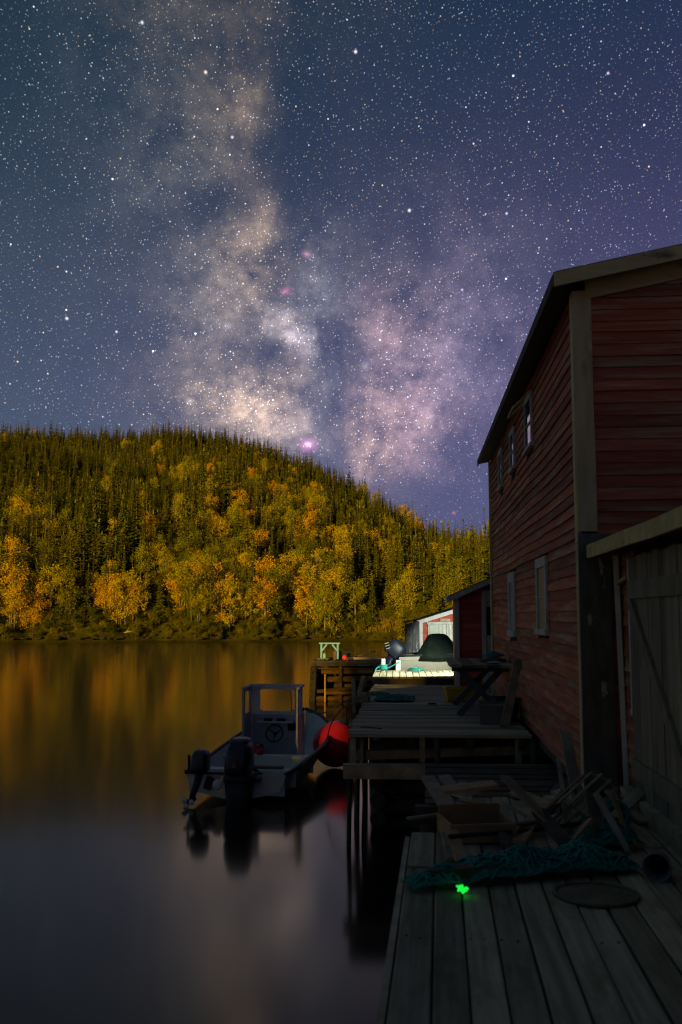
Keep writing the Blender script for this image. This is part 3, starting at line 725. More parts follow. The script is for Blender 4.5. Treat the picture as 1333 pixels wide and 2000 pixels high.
# ---- the tall red house on the wharf
HX, HY, HR = 2.30, 9.30, radians(-4.3)
house = thing('red_house', 'tall two-storey weathered red clapboard house with pale corner boards beside the wharf', 'house', (HX, HY, 0), HR)
HL, HW, ZB, ZE, SL = 10.95, 6.0, 1.50, 6.30, .20
ridge = ZE + SL * HW / 2
m = MB(); prof = [(.03, ZB + .05), (HW, ZB + .05), (HW, ZE), (HW / 2, ridge - .02), (.03, ZE)]
m.loft([[Vector((x, y, z)) for x, z in prof] for y in (.03, HL)], smooth=False); m.build('wall', M['wall_core'], house)
low = [(2.45, 3.40, 2.86, 3.80), (6.20, 7.20, 2.76, 3.78)]
upw = [(3.55, 4.35, 5.36, 6.10), (5.85, 6.55, 5.40, 6.05), (8.05, 8.75, 5.40, 6.10)]
clapboards(house, 'side', .03, .16, HL, ZB, ZE - .02, .118, M['red_y'], [(a - .02, b + .02, c - .02, d + .04) for a, b, c, d in low + upw], joint=4.2, sag=.035, seed=3)
clapboards(house, 'front', .03, .16, HW, ZB, ZE + .5, .118, M['red'], clip=lambda z: (max(.16, (z - ZE + .14) / SL), HW - max(0, (z - ZE + .14) / SL)), sag=.016, seed=8)
for i, (a, b, c, d) in enumerate(low): window(house, a, b, c, d, .01, cw=.12 if i == 0 else .16, sheet=M['curtain'] if i == 0 else M['pale_cloth'])
for i, (a, b, c, d) in enumerate(upw): window(house, a, b, c, d, .01, cw=.08)
sash = MB(); sash.beam((-.03, 3.6, 6.1), (-.24, 3.6, 5.9), .03, .03).beam((-.03, 4.3, 6.1), (-.24, 4.3, 5.9), .03, .03).beam((-.24, 3.58, 5.9), (-.24, 4.32, 5.9), .03, .03); sash.build('awning_bracket', M['trim'], house)
# corner boards: pale above, dark flaking below
for z0, z1, mat, w in ((3.90, ZE - .03, M['trim'], .15), (ZB - .02, 3.88, M['dark_post'], .27)):
    b = MB(); n = 8
    for k in range(1): b.loft([[Vector((x + .01 * mnoise.noise(Vector((z * .8, 1, 1))), y, z)) for x, y in ((-.028, -.030), (w, -.030), (w, .02), (-.028, .02))] for z in [z0 + (z1 - z0) * i / n for i in range(n + 1)]], smooth=False)
    b.build('corner_board', mat, house)
for z0, z1 in ((3.80, ZE - .03), (ZB - .05, 3.79)):
    b = MB(); b.box((-.012, .09, (z0 + z1) / 2), (.035, .14, z1 - z0)); b.build('corner_board', M['trim'], house)
b = MB(); b.box((-.012, HL - .07, (ZB + ZE) / 2), (.035, .14, ZE - ZB)); b.build('corner_board', M['trim'], house)
# roof slab with eave, fascia, soffit, barge boards
OV, OF = .22, .28
for sgn in (0, 1):
    X = (lambda x: x) if sgn == 0 else (lambda x: HW - x)
    zr = lambda x: ZE + .10 + SL * x
    m = MB(); m.loft([[Vector((X(-OV), y, zr(-OV) - .03)), Vector((X(HW / 2), y, zr(HW / 2) - .03)), Vector((X(HW / 2), y, zr(HW / 2) + .03)), Vector((X(-OV), y, zr(-OV) + .03))] for y in (-OF, HL + .25)], smooth=False)
    m.build('roof', M['roof'], house)
    b = MB(); b.loft([[Vector((X(-OV + .01), y, zr(-OV) - .06)), Vector((X(-OV + .01), y, zr(-OV) - .032)), Vector((X(.01), y, zr(0) - .032)), Vector((X(.01), y, zr(0) - .06))] for y in (-OF + .04, HL + .22)], smooth=False); b.build('soffit', M['soffit'], house)
    b = MB(); b.loft([[Vector((X(-OV - .022), y, zr(-OV) - .10)), Vector((X(-OV - .002), y, zr(-OV) - .10)), Vector((X(-OV - .002), y, zr(-OV) + .022)), Vector((X(-OV - .022), y, zr(-OV) + .022))] for y in (-OF, HL + .25)], smooth=False); b.build('fascia', M['dark_wood'], house)
    b = MB(); b.loft([[Vector((X(x), y, zr(x) + k)) for (y, k) in ((-OF - .03, -.125), (-OF - .004, -.125), (-OF - .004, .012), (-OF - .03, .012))] for x in (-OV - .02, 1.4, HW / 2)], smooth=False); b.build('barge_board', M['trim_y'], house)
    b = MB(); b.loft([[Vector((X(x), y, zr(x) + k)) for (y, k) in ((-.035, -.235), (.0, -.235), (.0, -.045), (-.035, -.045))] for x in (.10, 1.4, HW / 2)], smooth=False); b.build('frieze_board', M['trim_y'], house)
# posts and sill under the house
for y in (.25, 3.0, 5.8, 8.6, 10.7):
    for x in (.25, 2.8, 5.6):
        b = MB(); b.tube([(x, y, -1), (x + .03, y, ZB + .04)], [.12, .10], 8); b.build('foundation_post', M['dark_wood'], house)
b = MB(); b.beam((.14, .05, ZB - .07), (.14, HL, ZB - .07), .16, .16).beam((.1, .12, ZB - .07), (HW, .12, ZB - .07), .16, .16); b.build('sill_beam', M['dark_wood'], house)
b = MB(); b.loft([[Vector((.5, y, -1)), Vector((.56, y, -1)), Vector((.56, y, ZB)), Vector((.5, y, ZB))] for y in (.35, HL)], smooth=False); b.build('shade_backing', M['wall_core'], house)  # dark sheet standing in for the shade under the house

# ---- lean-to shed attached in front of the house
def loc_to_world(x, y, z=0, ox=HX, oy=HY, r=HR): return (ox + x * cos(r) - y * sin(r), oy + x * sin(r) + y * cos(r), z)
shed = thing('lean_to_shed', 'low red lean-to shed with a grey-green plank door at the near end of the house', 'shed', loc_to_world(.34, -.04), HR)
SY0, SZ0, SZ1 = -6.6, 1.47, 3.70
m = MB(); prof = [(.03, SZ0), (2.6, SZ0), (2.6, SZ1 + .75), (.03, SZ1)]
m.loft([[Vector((x, y, z)) for x, z in prof] for y in (SY0, -.03)], smooth=False); m.build('wall', M['wall_core'], shed)
DO0, DO1 = -2.55, -.62
clapboards(shed, 'side', .03, SY0, -.07, SZ0, SZ1 - .05, .14, M['red'], [(DO0 - .04, DO1 + .06, SZ0 - .1, 3.66)], sag=.012, seed=12, joint=3)
g = random.Random(4); y = DO0; door = MB(); door.box((-.005, (DO0 + DO1) / 2, (1.52 + 3.62) / 2), (.02, DO1 - DO0, 2.08)); door = door.build('door', M['wall_core'], shed)
while y < DO1 - .05:
    w = min(g.uniform(.15, .21), DO1 - y); b = MB(); b.box((-.030 - g.uniform(0, .006), y + w / 2, 2.57 + g.uniform(-.012, .012)), (.024, w - .008, 2.08)); b.build('plank', M['door_wood'], door); y += w
b = MB(); b.box((-.062, (DO0 + DO1) / 2, 3.32), (.03, DO1 - DO0 - .1, .15)); b.build('batten', M['door_wood'], door)
b = MB(); b.box((-.062, (DO0 + DO1) / 2, 1.80), (.03, DO1 - DO0 - .1, .15)); b.build('batten', M['door_wood'], door)
b = MB(); b.beam((-.062, DO1 - .10, 3.22), (-.062, DO0 + .1, 1.90), .11, .03, up=(1, 0, 0)); b.build('brace', M['door_wood'], door)
b = MB(); b.box((-.02, DO1 + .035, 2.95), (.05, .05, 1.30)); b.build('door_jamb', M['white_trim'], shed)
b = MB(); b.box((-.02, DO1 + .035, 2.26), (.06, .08, .06)); b.build('jamb_foot', M['white_trim'], shed)
b = MB(); b.beam((-.03, DO1 + .1, 3.44), (-.03, -.10, 3.40), .045, .03); b.build('rail', M['trim_y'], shed)
b = MB(); b.beam((.0, -.09, 1.44), (-.035, -.07, 3.66), .05, .05); b.build('corner_strip', M['white_trim'], shed)
b = MB(); b.beam((-.06, DO0 - .2, 1.50), (-.06, -.3, 1.50), .10, .16); b.build('threshold', M['grey_wood'], shed)
m = MB(); m.loft([[Vector((x, y, z)) for x, z in ((-.27, 3.70), (2.75, 4.55), (2.75, 4.61), (-.27, 3.76))] for y in (SY0 - .2, -.006)], smooth=False); m.build('roof', M['roof'], shed)
b = MB(); b.loft([[Vector((x, y, z + .01 * mnoise.noise(Vector((y, 0, 0))))) for x, z in ((-.300, 3.64), (-.274, 3.64), (-.274, 3.765), (-.300, 3.765))] for y in [SY0 - .2 + (6.79) * i / 8 for i in range(9)]], smooth=False); b.build('fascia', M['trim_y'], shed)
for x, y in ((.2, -.3), (.2, -3.2), (.2, -6.2), (2.4, -.3), (2.4, -6.2)):
    b = MB(); b.tube([(x, y, -1), (x, y, SZ0 + .01)], .11, 8); b.build('foundation_post', M['dark_wood'], shed)

# ---- small annex beyond the house
AX, AY = 2.50, 21.55
annex = thing('annex_shed', 'small red shed with a white door just beyond the tall house', 'shed', (AX, AY, 0), HR)
AL, AW, AE, AS = 1.5, 3.2, 3.50, .44
m = MB(); prof = [(.02, 1.0), (AW, 1.0), (AW, AE), (AW / 2, AE + AS * AW / 2), (.02, AE)]
m.loft([[Vector((x, y, z)) for x, z in prof] for y in (.03, AL)], smooth=False); m.build('wall', M['red_bright'], annex)
clapboards(annex, 'front', .03, .10, AW, 1.0, AE + .6, .15, M['red_bright'], [(.60, 1.50, 1.0, 3.66)], clip=lambda z: (max(.10, (z - AE + .12) / AS), AW - max(0, (z - AE + .12) / AS)), sag=.01, seed=21)
b = MB(); b.box((.045, -.01, 2.22), (.11, .05, 2.5)); b.build('corner_board', M['white_trim'], annex)
b = MB(); b.box((.64, -.01, 2.32), (.09, .05, 2.66)).box((1.46, -.01, 2.32), (.09, .05, 2.66)).box((1.05, -.012, 3.60), (.90, .05, .10)); d = b.build('door', M['white_trim'], annex)
b = MB(); b.box((1.05, .006, 2.28), (.73, .02, 2.54)); b.build('door_leaf', M['white_door'], d)
b = MB(); b.box((.80, -.012, 2.98), (.20, .012, .62)); b.build('pane', M['glass'], d)
for sgn in (0, 1):
    X = (lambda x: x) if sgn == 0 else (lambda x: AW - x)
    zr = lambda x: AE + .06 + AS * x
    m = MB(); m.loft([[Vector((X(-.14), y, zr(-.14) - .03)), Vector((X(AW / 2), y, zr(AW / 2) - .03)), Vector((X(AW / 2), y, zr(AW / 2) + .03)), Vector((X(-.14), y, zr(-.14) + .03))] for y in (-.22, AL + .1)], smooth=False); m.build('roof', M['roof'], annex)
    b = MB(); b.loft([[Vector((X(x), y, zr(x) + k)) for (y, k) in ((-.25, -.11), (-.225, -.11), (-.225, .012), (-.25, .012))] for x in (-.15, AW / 2)], smooth=False); b.build('barge_board', M['white_trim'], annex)
    b = MB(); b.loft([[Vector((X(-.165), y, zr(-.14) + k)) for (k) in (-.08, .02)] + [Vector((X(-.142), y, zr(-.14) + k)) for k in (.02, -.08)] for y in (-.24, AL + .1)], smooth=False); b.build('fascia', M['white_trim'], annex)
for x, y in ((.15, .15), (.15, AL - .15), (AW - .2, .15)):
    b = MB(); b.tube([(x, y, -1), (x, y, 1.02)], .10, 8); b.build('foundation_post', M['dark_wood'], annex)

# ---- far red shed with the whitewashed double door
far = thing('far_red_shed', 'red shed with a lamplit whitewashed double door behind the covered boat', 'shed', (2.88, 36.0, 0), radians(-2))
FW, FE, FS, FL = 4.2, 2.86, .31, 4.5
m = MB(); prof = [(.02, .3), (FW, .3), (FW, FE), (FW / 2, FE + FS * FW / 2), (.02, FE)]
m.loft([[Vector((x, y, z)) for x, z in prof] for y in (.03, FL)], smooth=False); m.build('wall', M['red_bright'], far)
clapboards(far, 'front', .03, .12, FW, .35, FE + .6, .13, M['red_bright'], [(.32, 2.2, .3, 2.86)], clip=lambda z: (max(.12, (z - FE + .1) / FS), FW - max(0, (z - FE + .1) / FS)), sag=.01, seed=31)
b = MB(); b.box((.06, -.01, 1.6), (.12, .05, 2.5)); b.build('corner_board', M['white_trim'], far)
b = MB(); b.box((1.26, -.014, 2.82), (1.96, .04, .09)).box((.345, -.012, 1.6), (.07, .04, 2.35)).box((2.17, -.012, 1.6), (.07, .04, 2.35)); d = b.build('door', M['white_trim'], far)
x = .38; g = random.Random(9)
while x < 2.12:
    w = g.uniform(.10, .15); b = MB(); b.box((x + w / 2, .0 - g.uniform(0, .008), 1.58), (w - (.006 if abs(x - 1.05) > .09 else .02), .02, 2.38)); b.build('plank', M['white_door'], d); x += w
b = MB(); b.box((.95, -.02, 2.93), (.36, .02, .10)); b.build('name_board', M['grey_wood'], far)
for sgn in (0, 1):
    X = (lambda x: x) if sgn == 0 else (lambda x: FW - x)
    zr = lambda x: FE + .06 + FS * x
    m = MB(); m.loft([[Vector((X(-.1), y, zr(-.1) - .03)), Vector((X(FW / 2), y, zr(FW / 2) - .03)), Vector((X(FW / 2), y, zr(FW / 2) + .03)), Vector((X(-.1), y, zr(-.1) + .03))] for y in (-.15, FL + .1)], smooth=False); m.build('roof', M['roof'], far)
    b = MB(); b.loft([[Vector((X(x), y, zr(x) + k)) for (y, k) in ((-.18, -.13), (-.155, -.13), (-.155, .012), (-.18, .012))] for x in (-.11, FW / 2)], smooth=False); b.build('barge_board', M['white_trim'], far)
for x, y in ((.2, .2), (.2, 4.2), (3.9, .2)):
    b = MB(); b.tube([(x, y, -1), (x, y, .32)], .11, 8); b.build('foundation_post', M['dark_wood'], far)
priv = thing('plank_privy', 'narrow dark flaking plank hut beside the far red shed', 'hut', (2.32, 35.4, 0), radians(-3))
m = MB(); m.box((.26, .55, 1.62), (.46, 1.0, 2.3)); m.build('wall', M['wall_core'], priv)
for k in range(4):
    b = MB(); b.box((.065 + k * .13, .03, 1.64 + .012 * k), (.124, .025, 2.34 + .03 * k)); b.build('plank', M['old_door'], priv)
for k in range(7):
    b = MB(); b.box((.015, .12 + k * .15, 1.62), (.025, .145, 2.3)); b.build('plank', M['old_door'], priv)
b = MB(); b.loft([[Vector((x, y, z)) for x, z in ((-.04, 2.82), (.58, 2.96), (.58, 3.0), (-.04, 2.86))] for y in (-.06, 1.15)], smooth=False); b.build('roof', M['roof'], priv)
for x, y in ((.06, .1), (.45, .1), (.06, 1.0), (.45, 1.0)):
    b = MB(); b.tube([(x, y, -1), (x, y, .5)], .05, 6); b.build('stilt', M['dark_wood'], priv)

# ---- large waterfront store pair added out of view to shade the wharf, with a slot to light the buoy
for (x0, x1, zl, zr_, lab) in ((-27.0, -18.165, 10.7, 11.6, 'large dark waterfront store on piles, added unseen to shade the wharf, farther from the house'), (-17.985, -2.0, 11.6, 10.2, 'large dark waterfront store on piles, added unseen to shade the wharf, nearer the house')):
    blocker = thing('light_blocker', lab, 'light blocker', ((x0 + x1) / 2, -11.0, 0)); hw = (x1 - x0) / 2
    m = MB(); prof = [(-hw, 1.0), (hw, 1.0), (hw, zr_), (-hw, zl)]
    m.loft([[Vector((x + y * .577, y, z)) for x, z in prof] for y in (-7, 0)], smooth=False); m.build('wall', M['wall_core'], blocker)
    m = MB(); m.loft([[Vector((x + y * .577, y, z)) for x, z in ((-hw, zl + .02), (hw, zr_ + .02), (hw, zr_ + .15), (-hw, zl + .15))] for y in (-7.0, .0)], smooth=False); m.build('roof', M['roof'], blocker)
    for k in range(4):
        for y in (-6.5, -.5):
            b = MB(); b.tube([(-hw + .5 + (2 * hw - 1) * k / 3 + y * .577, y, -2), (-hw + .5 + (2 * hw - 1) * k / 3 + y * .577, y, 1.02)], .18, 8); b.build('pile', M['dark_wood'], blocker)

yw = thing('light_baffle', 'unseen plank baffle added in the slot between the two light blockers', 'wall', (-18.075, -11.0, 0))  # added baffle: keeps the light strip off the skiff, leaving the buoy's top lit
for k in range(2):
    b = MB(); b.loft([[Vector((x + y * .577, y, z)) for x, z in ((-.088 + k * .088, -1.0), (-.002 + k * .088, -1.0), (-.002 + k * .088, 4.68), (-.088 + k * .088, 4.68))] for y in (-1.0, -.9)], smooth=False); b.build('plank', M['dark_wood'], yw)

# ---- lamps (both out of sight behind the sheds)
def wall_lamp(loc, target, energy, angle, label, color=(.93, 1, .84), rad=.10):
    t = thing('wall_lamp', label, 'lamp', loc)
    dv = (Vector(target) - Vector(loc)).normalized(); rot = dv.to_track_quat('-Z', 'Y').to_matrix()
    m = MB(); m.lathe([(.03, .16), (.05, .14), (.13, 0), (.135, -.01), (.12, 0), (.04, .12)], 16, rot=rot); m.build('lamp_shade', M['hoop'], t)
    m = MB(); m.lathe([(0.001, -.015), (.05, 0), (.055, .05), (.03, .09)], 12, rot=rot); m.build('lamp_bulb', M['lamp_glass'], t)
    ld = bpy.data.lights.new('lamp_light', 'SPOT'); ld.energy = energy; ld.color = color; ld.spot_size = radians(angle); ld.spot_blend = .35; ld.shadow_soft_size = rad
    lo = bpy.data.objects.new('lamp_light', ld); COL.objects.link(lo); lo.parent = t; lo.location = dv * .05; lo.rotation_euler = dv.to_track_quat('-Z', 'Y').to_euler()
    return t
t = wall_lamp((2.95, 23.42, 3.25), (1.45, 24.9, 1.67), 900, 104, 'hooded lamp on the back wall of the small annex')
b = MB(); b.tube([(0, 0, .12), (.0, -.1, .2), (0, -.40, .2)], .02, 6); b.build('bracket', M['hoop'], t)
t = wall_lamp((4.65, 31.6, 3.40), (3.95, 36.0, 1.8), 900, 46, 'hooded lamp on a pole lighting the far shed door')
b = MB(); b.tube([(0, -.12, -3.4), (0, -.12, .2), (0, 0, .16)], .04, 8); b.build('pole', M['dark_wood'], t)

# ================================================================== WHARVES
# ---- near deck
ND, NZ, NR = (.184, 4.17), 1.44, radians(-5.8)
nw = thing('near_wharf', 'near wharf deck of wide weathered planks running away from the viewer', 'wharf', (*ND, 0), NR)
g = random.Random(3); x = 0.0; k = 0
while x < 2.55:
    w = .178 if k == 0 else g.uniform(.146, .158)
    far_y = 3.56 if k < 2 else 5.05 + g.uniform(-.06, .03)
    spans = [(-4.2, 2.50), (2.515, far_y)] if k == 0 else ([(-4.2, g.uniform(-2, 4.0)), None] if k % 3 == 1 else [(-4.2, far_y)])
    if spans[-1] is None: spans[-1] = (spans[0][1] + .012, far_y)
    for (a, b_) in spans:
        if b_ - a < .1: continue
        m = MB(); n = 8; dz = g.uniform(-.006, .006); cup = g.uniform(0, .004); tw = g.uniform(-.008, .008)
        rings = []
        for i in range(n + 1):
            yy = a + (b_ - a) * i / n; j = .004 * mnoise.noise(Vector((yy * .9, k * 3.1, 0))); j2 = .004 * mnoise.noise(Vector((yy * .9, k * 3.1 + 9, 0)))
            z = NZ + dz + tw * (i / n - .5)
            rings.append([Vector((x + j, yy, z - .045)), Vector((x + w + j2, yy, z - .045)), Vector((x + w + j2, yy, z - .005)), Vector((x + w - .007 + j2, yy, z + cup)), Vector((x + .007 + j, yy, z + cup)), Vector((x + j, yy, z - .005))])
        m.loft(rings, smooth=False); m.build('plank', M['deck_y'], nw)
    x += w + g.uniform(.010, .015); k += 1
nl = MB(); gx = .04
while gx < 2.5:
    for y in (-3.5, -1.2, 1.1, 2.42, 2.6, 3.3):
        for dx in (0, .085): nl.lathe([(.001, .0035), (.0055, .003), (.0065, -.004)], 6, c=(gx + dx + g.uniform(-.01, .01), y + g.uniform(-.03, .03), NZ + .004))
    gx += .1655
nl = nl.build('nail_heads', M['black'], nw); nl['kind'] = 'stuff'
b = MB(); b.beam((-.03, -4.2, NZ - .09), (-.03, 3.5, NZ - .09), .035, .14); b.build('edge_board', M['grey_wood'], nw)
for y in (-3.5, -1.2, 1.1, 3.3, 4.9):
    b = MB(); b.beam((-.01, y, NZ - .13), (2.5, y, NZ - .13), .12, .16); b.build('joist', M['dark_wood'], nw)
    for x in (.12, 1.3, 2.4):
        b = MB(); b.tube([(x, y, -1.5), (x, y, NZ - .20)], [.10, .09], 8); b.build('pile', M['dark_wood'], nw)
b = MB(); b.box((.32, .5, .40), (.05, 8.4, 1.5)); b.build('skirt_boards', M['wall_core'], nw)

# ---- middle wharf, planks laid crosswise
MZ, MR = 1.50, radians(-4.1)
mw_ = thing('middle_wharf', 'long wharf deck of crosswise grey planks beside the red house', 'wharf', (.10, 13.5, 0), MR)
g = random.Random(6); y = 0.0; k = 0; mwx = lambda y: 2.46 + .004 * y
while y < 9.55:
    w = g.uniform(.135, .165) if k % 7 else .19
    x0 = g.uniform(-.05, .03); x1 = mwx(y) + g.uniform(-.03, .02); dz = g.uniform(-.010, .010) + .012 * mnoise.noise(Vector((y * .8, 0, 3))); n = 5; rings = []
    for i in range(n + 1):
        xx = x0 + (x1 - x0) * i / n; z = MZ + dz + .012 * mnoise.noise(Vector((xx * .8, y * 2, 1))); s = .006 * mnoise.noise(Vector((xx, y * 3, 2)))
        rings.append([Vector((xx, y + s, z - .045)), Vector((xx, y + s, z - .005)), Vector((xx, y + .006 + s, z)), Vector((xx, y + w - .006 + s, z)), Vector((xx, y + w + s, z - .005)), Vector((xx, y + w + s, z - .045))])
    m = MB(); m.loft(rings, smooth=False); m.build('plank', M['deck_x'], mw_); y += w + g.uniform(.004, .016); k += 1
for x in (.1, .85, 1.65, 2.35):
    b = MB(); b.beam((x, .05, MZ - .13), (x, 9.5, MZ - .13), .10, .16); b.build('stringer', M['dark_wood'], mw_)
b = MB(); b.beam((-.06, -.12, 1.02), (2.95, -.10, 1.03), .18, .185, j=.01); b.build('cap_beam', M['grey_wood'], mw_)
b = MB(); b.beam((.02, .35, 1.16), (2.8, .42, 1.27), .14, .12); b.build('cross_beam', M['grey_wood'], mw_)
b = MB(); b.tube([(.25, .9, 1.20), (1.4, .95, 1.24), (2.7, .9, 1.26)], [.09, .10, .09], 9); b.build('crib_log', M['brown_log'], mw_)
for i in range(7):
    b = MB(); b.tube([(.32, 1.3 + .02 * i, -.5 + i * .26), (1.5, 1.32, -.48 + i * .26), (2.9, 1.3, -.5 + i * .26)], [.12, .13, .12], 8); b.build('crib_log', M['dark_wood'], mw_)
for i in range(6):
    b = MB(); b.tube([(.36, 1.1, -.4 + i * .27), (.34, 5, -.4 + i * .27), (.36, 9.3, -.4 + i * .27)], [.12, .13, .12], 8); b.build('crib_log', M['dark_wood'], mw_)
for i in range(8):  # back row added to block lamp light showing under the deck
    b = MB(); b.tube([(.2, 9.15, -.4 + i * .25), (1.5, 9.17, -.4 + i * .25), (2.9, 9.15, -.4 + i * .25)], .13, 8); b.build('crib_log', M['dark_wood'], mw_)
for (x, y, lx, r) in ((.03, .05, -.02, .045), (.10, .35, .10, .03), (.15, .6, .22, .025), (.22, .25, .14, .022), (.05, 1.6, .0, .06), (.05, 4.2, .02, .06), (.05, 6.8, .0, .06), (.05, 9.2, .0, .06), (1.2, -.05, 1.22, .06), (2.5, 0, 2.45, .07)):
    b = MB(); b.tube([(lx, y, -1.4), ((x + lx) / 2, y, .2), (x, y, MZ - .06)], [r * .75, r * .7, r * .7], 7); b.build('pile', M['dark_wood'], mw_)
for x in (.06, .16, 1.0, 2.3):
    b = MB(); b.box((x, .05 + .08 * (x > .1), 1.28), (.08, .08, .34)); b.build('short_post', M['grey_wood'], mw_)

def deck_pt(px, py, z=MZ): return at_z(px, py, z)
# ---- lamplit landing
LZ = 1.68
lp = thing('lamplit_landing', 'small brightly lamplit plank landing beyond the long wharf', 'wharf', (.74, 23.02, 0), radians(-3.2))
x = 0.0; g = random.Random(13)
while x < 1.95:
    w = g.uniform(.135, .155); m = MB(); m.box((x + w / 2, 1.32 + g.uniform(-.05, .03), LZ - .02), (w - .002, 2.7, .042)); m.build('plank', M['deck_y'], lp); x += w + .016
b = MB(); b.beam((-.02, .06, LZ - .12), (2.0, .06, LZ - .12), .08, .15); b.build('front_beam', M['dark_wood'], lp)
b = MB(); b.beam((-.02, 2.5, LZ - .12), (2.0, 2.5, LZ - .12), .08, .15); b.build('rear_beam', M['dark_wood'], lp)
for x, y in ((.1, .12), (.1, 2.45), (1.0, .12), (1.9, .12), (1.9, 2.45)):
    b = MB(); b.tube([(x, y, -1.2), (x, y, LZ - .19)], .09, 8); b.build('pile', M['dark_wood'], lp)
for (px, py, h, w, lab) in ((748, 1312, .33, .10, 'square mooring post wound with teal rope on the lamplit landing'), (777, 1309, .26, .12, 'short stout mooring post on the lamplit landing')):
    p = at_z(px, py, LZ); t = MB(); t.beam((0, 0, -.003), (.01, 0, h), w, w, up=(0, 1, 0)); o = t.build('mooring_post', M['white_trim'], loc=p, rz=.2); tag(o, lab, 'post')
P0 = at_z(748, 1312, LZ)
def rope(name, pts, r, mat, label, cat='rope', n=6):
    pts = [Vector(p) for p in pts]; o = pts[0].copy(); m = MB(); m.tube(spline([p - o for p in pts], 6), r, n); t = m.build(name, M[mat], loc=o); return tag(t, label, cat)
def winding(c, r, turns, rise, n=14):
    return [Vector((c[0] + r * cos(6.283 * k / n), c[1] + r * sin(6.283 * k / n), c[2] + rise * k / n)) for k in range(int(turns * n))]
rope('teal_rope', winding((P0.x, P0.y, LZ + .05), .10, 4, .03) + [P0 + Vector((-.15, -.10, .10)), P0 + Vector((-.22, -.25, -.05)), P0 + Vector((-.28, -.33, -.20))], .020, 'teal_rope', 'bright teal rope wound round the lamplit mooring post')
P1 = at_z(777, 1309, LZ)
rope('teal_rope', [P0 + Vector((.08, 0, .08)), (P0 + P1) / 2 + Vector((0, 0, .10)), P1 + Vector((.02, -.06, .20)), P1 + Vector((.10, .02, .20))], .014, 'teal_rope', 'teal rope stretched between the two lamplit posts')
P2 = at_z(812, 1311, LZ)
rope('teal_rope', [P2 + Vector((.22 * cos(a) * (1 - a / 40), .26 * sin(a) * (1 - a / 40), .02 + .004 * a)) for a in [k * .5 for k in range(36)]], .014, 'teal_rope', 'loose coil of teal rope lying on the lamplit landing')

# ---- far crib wharf in the warm light
fw = thing('crib_wharf', 'old log crib wharf lit orange beyond the moored boat', 'wharf', (-1.05, 35.9, 0), radians(-3))
FZ = 1.45; g = random.Random(17); FWX = 3.1
for k in range(21):
    m = MB(); m.box((.07 + k * .148, 1.55, FZ - .02 + g.uniform(-.01, .01)), (.14, 3.1 + g.uniform(-.08, .08), .045)); m.build('plank', M['pier_deck'], fw)
b = MB(); b.beam((-.02, .0, FZ - .12), (3.1, .02, FZ - .12), .12, .14); b.build('cap_beam', M['black_wood'], fw)
b = MB(); b.beam((.0, .06, FZ - .27), (2.4, .06, FZ - .27), .08, .05); b.build('ledger', M['pier_log'], fw)
for i, (z, x0, x1, r, dy) in enumerate([(1.05, .32, 2.7, .09, .10), (.78, .45, 2.6, .10, .08), (.45, .18, 2.7, .07, -.02), (.30, .5, 2.8, .06, -.05), (.08, .0, 3.0, .10, .10)]):
    b = MB(); b.tube([(x0, dy, z - (.10 if i == 2 else 0)), ((x0 + x1) / 2, dy + .02, z + .01), (x1, dy, z + (.12 if i in (2, 3) else .02))], [r, r * 1.05, r * .9], 9); b.build('crib_log', M['pier_log'], fw)
for i in range(6):
    b = MB(); b.tube([(.10 - .012 * (6 - i), .1, .02 + i * .22), (.06 - .012 * (6 - i), 1.6, .02 + i * .22), (.08 - .012 * (6 - i), 3.0, .02 + i * .22)], [.11, .12, .11], 8); b.build('crib_log', M['black_wood'], fw)
    b = MB(); b.tube([(.1, 1.2, .02 + i * .22), (1.5, 1.2, .03 + i * .22), (3.0, 1.2, .02 + i * .22)], .115, 8); b.build('crib_log', M['black_wood'], fw)
for (x, y, h, w, mt) in ((.48, -.08, .98, .075, 'tan_wood'), (.12, -.02, 1.32, .12, 'black_wood'), (1.05, .0, 1.3, .14, 'pier_log'), (2.3, .0, 1.3, .14, 'black_wood'), (2.95, .0, 1.3, .14, 'black_wood'), (-.05, .4, 1.2, .10, 'black_wood'), (-.08, 1.2, 1.25, .10, 'black_wood'), (-.10, 2.2, 1.25, .10, 'black_wood')):
    b = MB(); b.tube([(x - (.10 if y > .2 or x < .2 else 0), y, -1), (x, y, h)], w / 2, 8); b.build('fender_post', M[mt], fw)
# things on the crib wharf
fy = 36.9
def onfar(px, dy): 
    Y = 36 + dy; return Vector(((px - 666.5) / FPX * (Y * cos(PITCH) - .17), Y, FZ))
t = thing('teal_gallows', 'small pale teal wooden frame standing on the crib wharf', 'frame', onfar(644, 1.2), 0)
for s_ in (-1, 1):
    b = MB(); b.beam((s_ * .31, 0, .0), (s_ * .31, 0, .58), .07, .06); b.build('leg', M['teal_paint'], t)
    b = MB(); b.beam((s_ * .29, -.035, .32), (s_ * .10, -.035, .56), .06, .04, up=(0, 1, 0)); b.build('brace', M['teal_paint'], t)
b = MB(); b.beam((-.40, 0, .60), (.40, 0, .60), .08, .05); b.build('crossbar', M['teal_paint'], t)
b = MB(); b.beam((-.20, .02, .0), (-.20, .02, .22), .09, .05); b.build('stub', M['teal_paint'], t)
t = thing('dark_crate', 'dark open crate beside the orange red float on the crib wharf', 'crate', onfar(672, 1.6), .1)
for (c, s) in (((0, -.20, .15), (.56, .02, .30)), ((0, .20, .15), (.56, .02, .30)), ((-.27, 0, .15), (.02, .38, .30)), ((.27, 0, .15), (.02, .38, .30)), ((0, 0, .015), (.52, .38, .02))):
    b = MB(); b.box(c, s); b.build('side', M['black'], t)
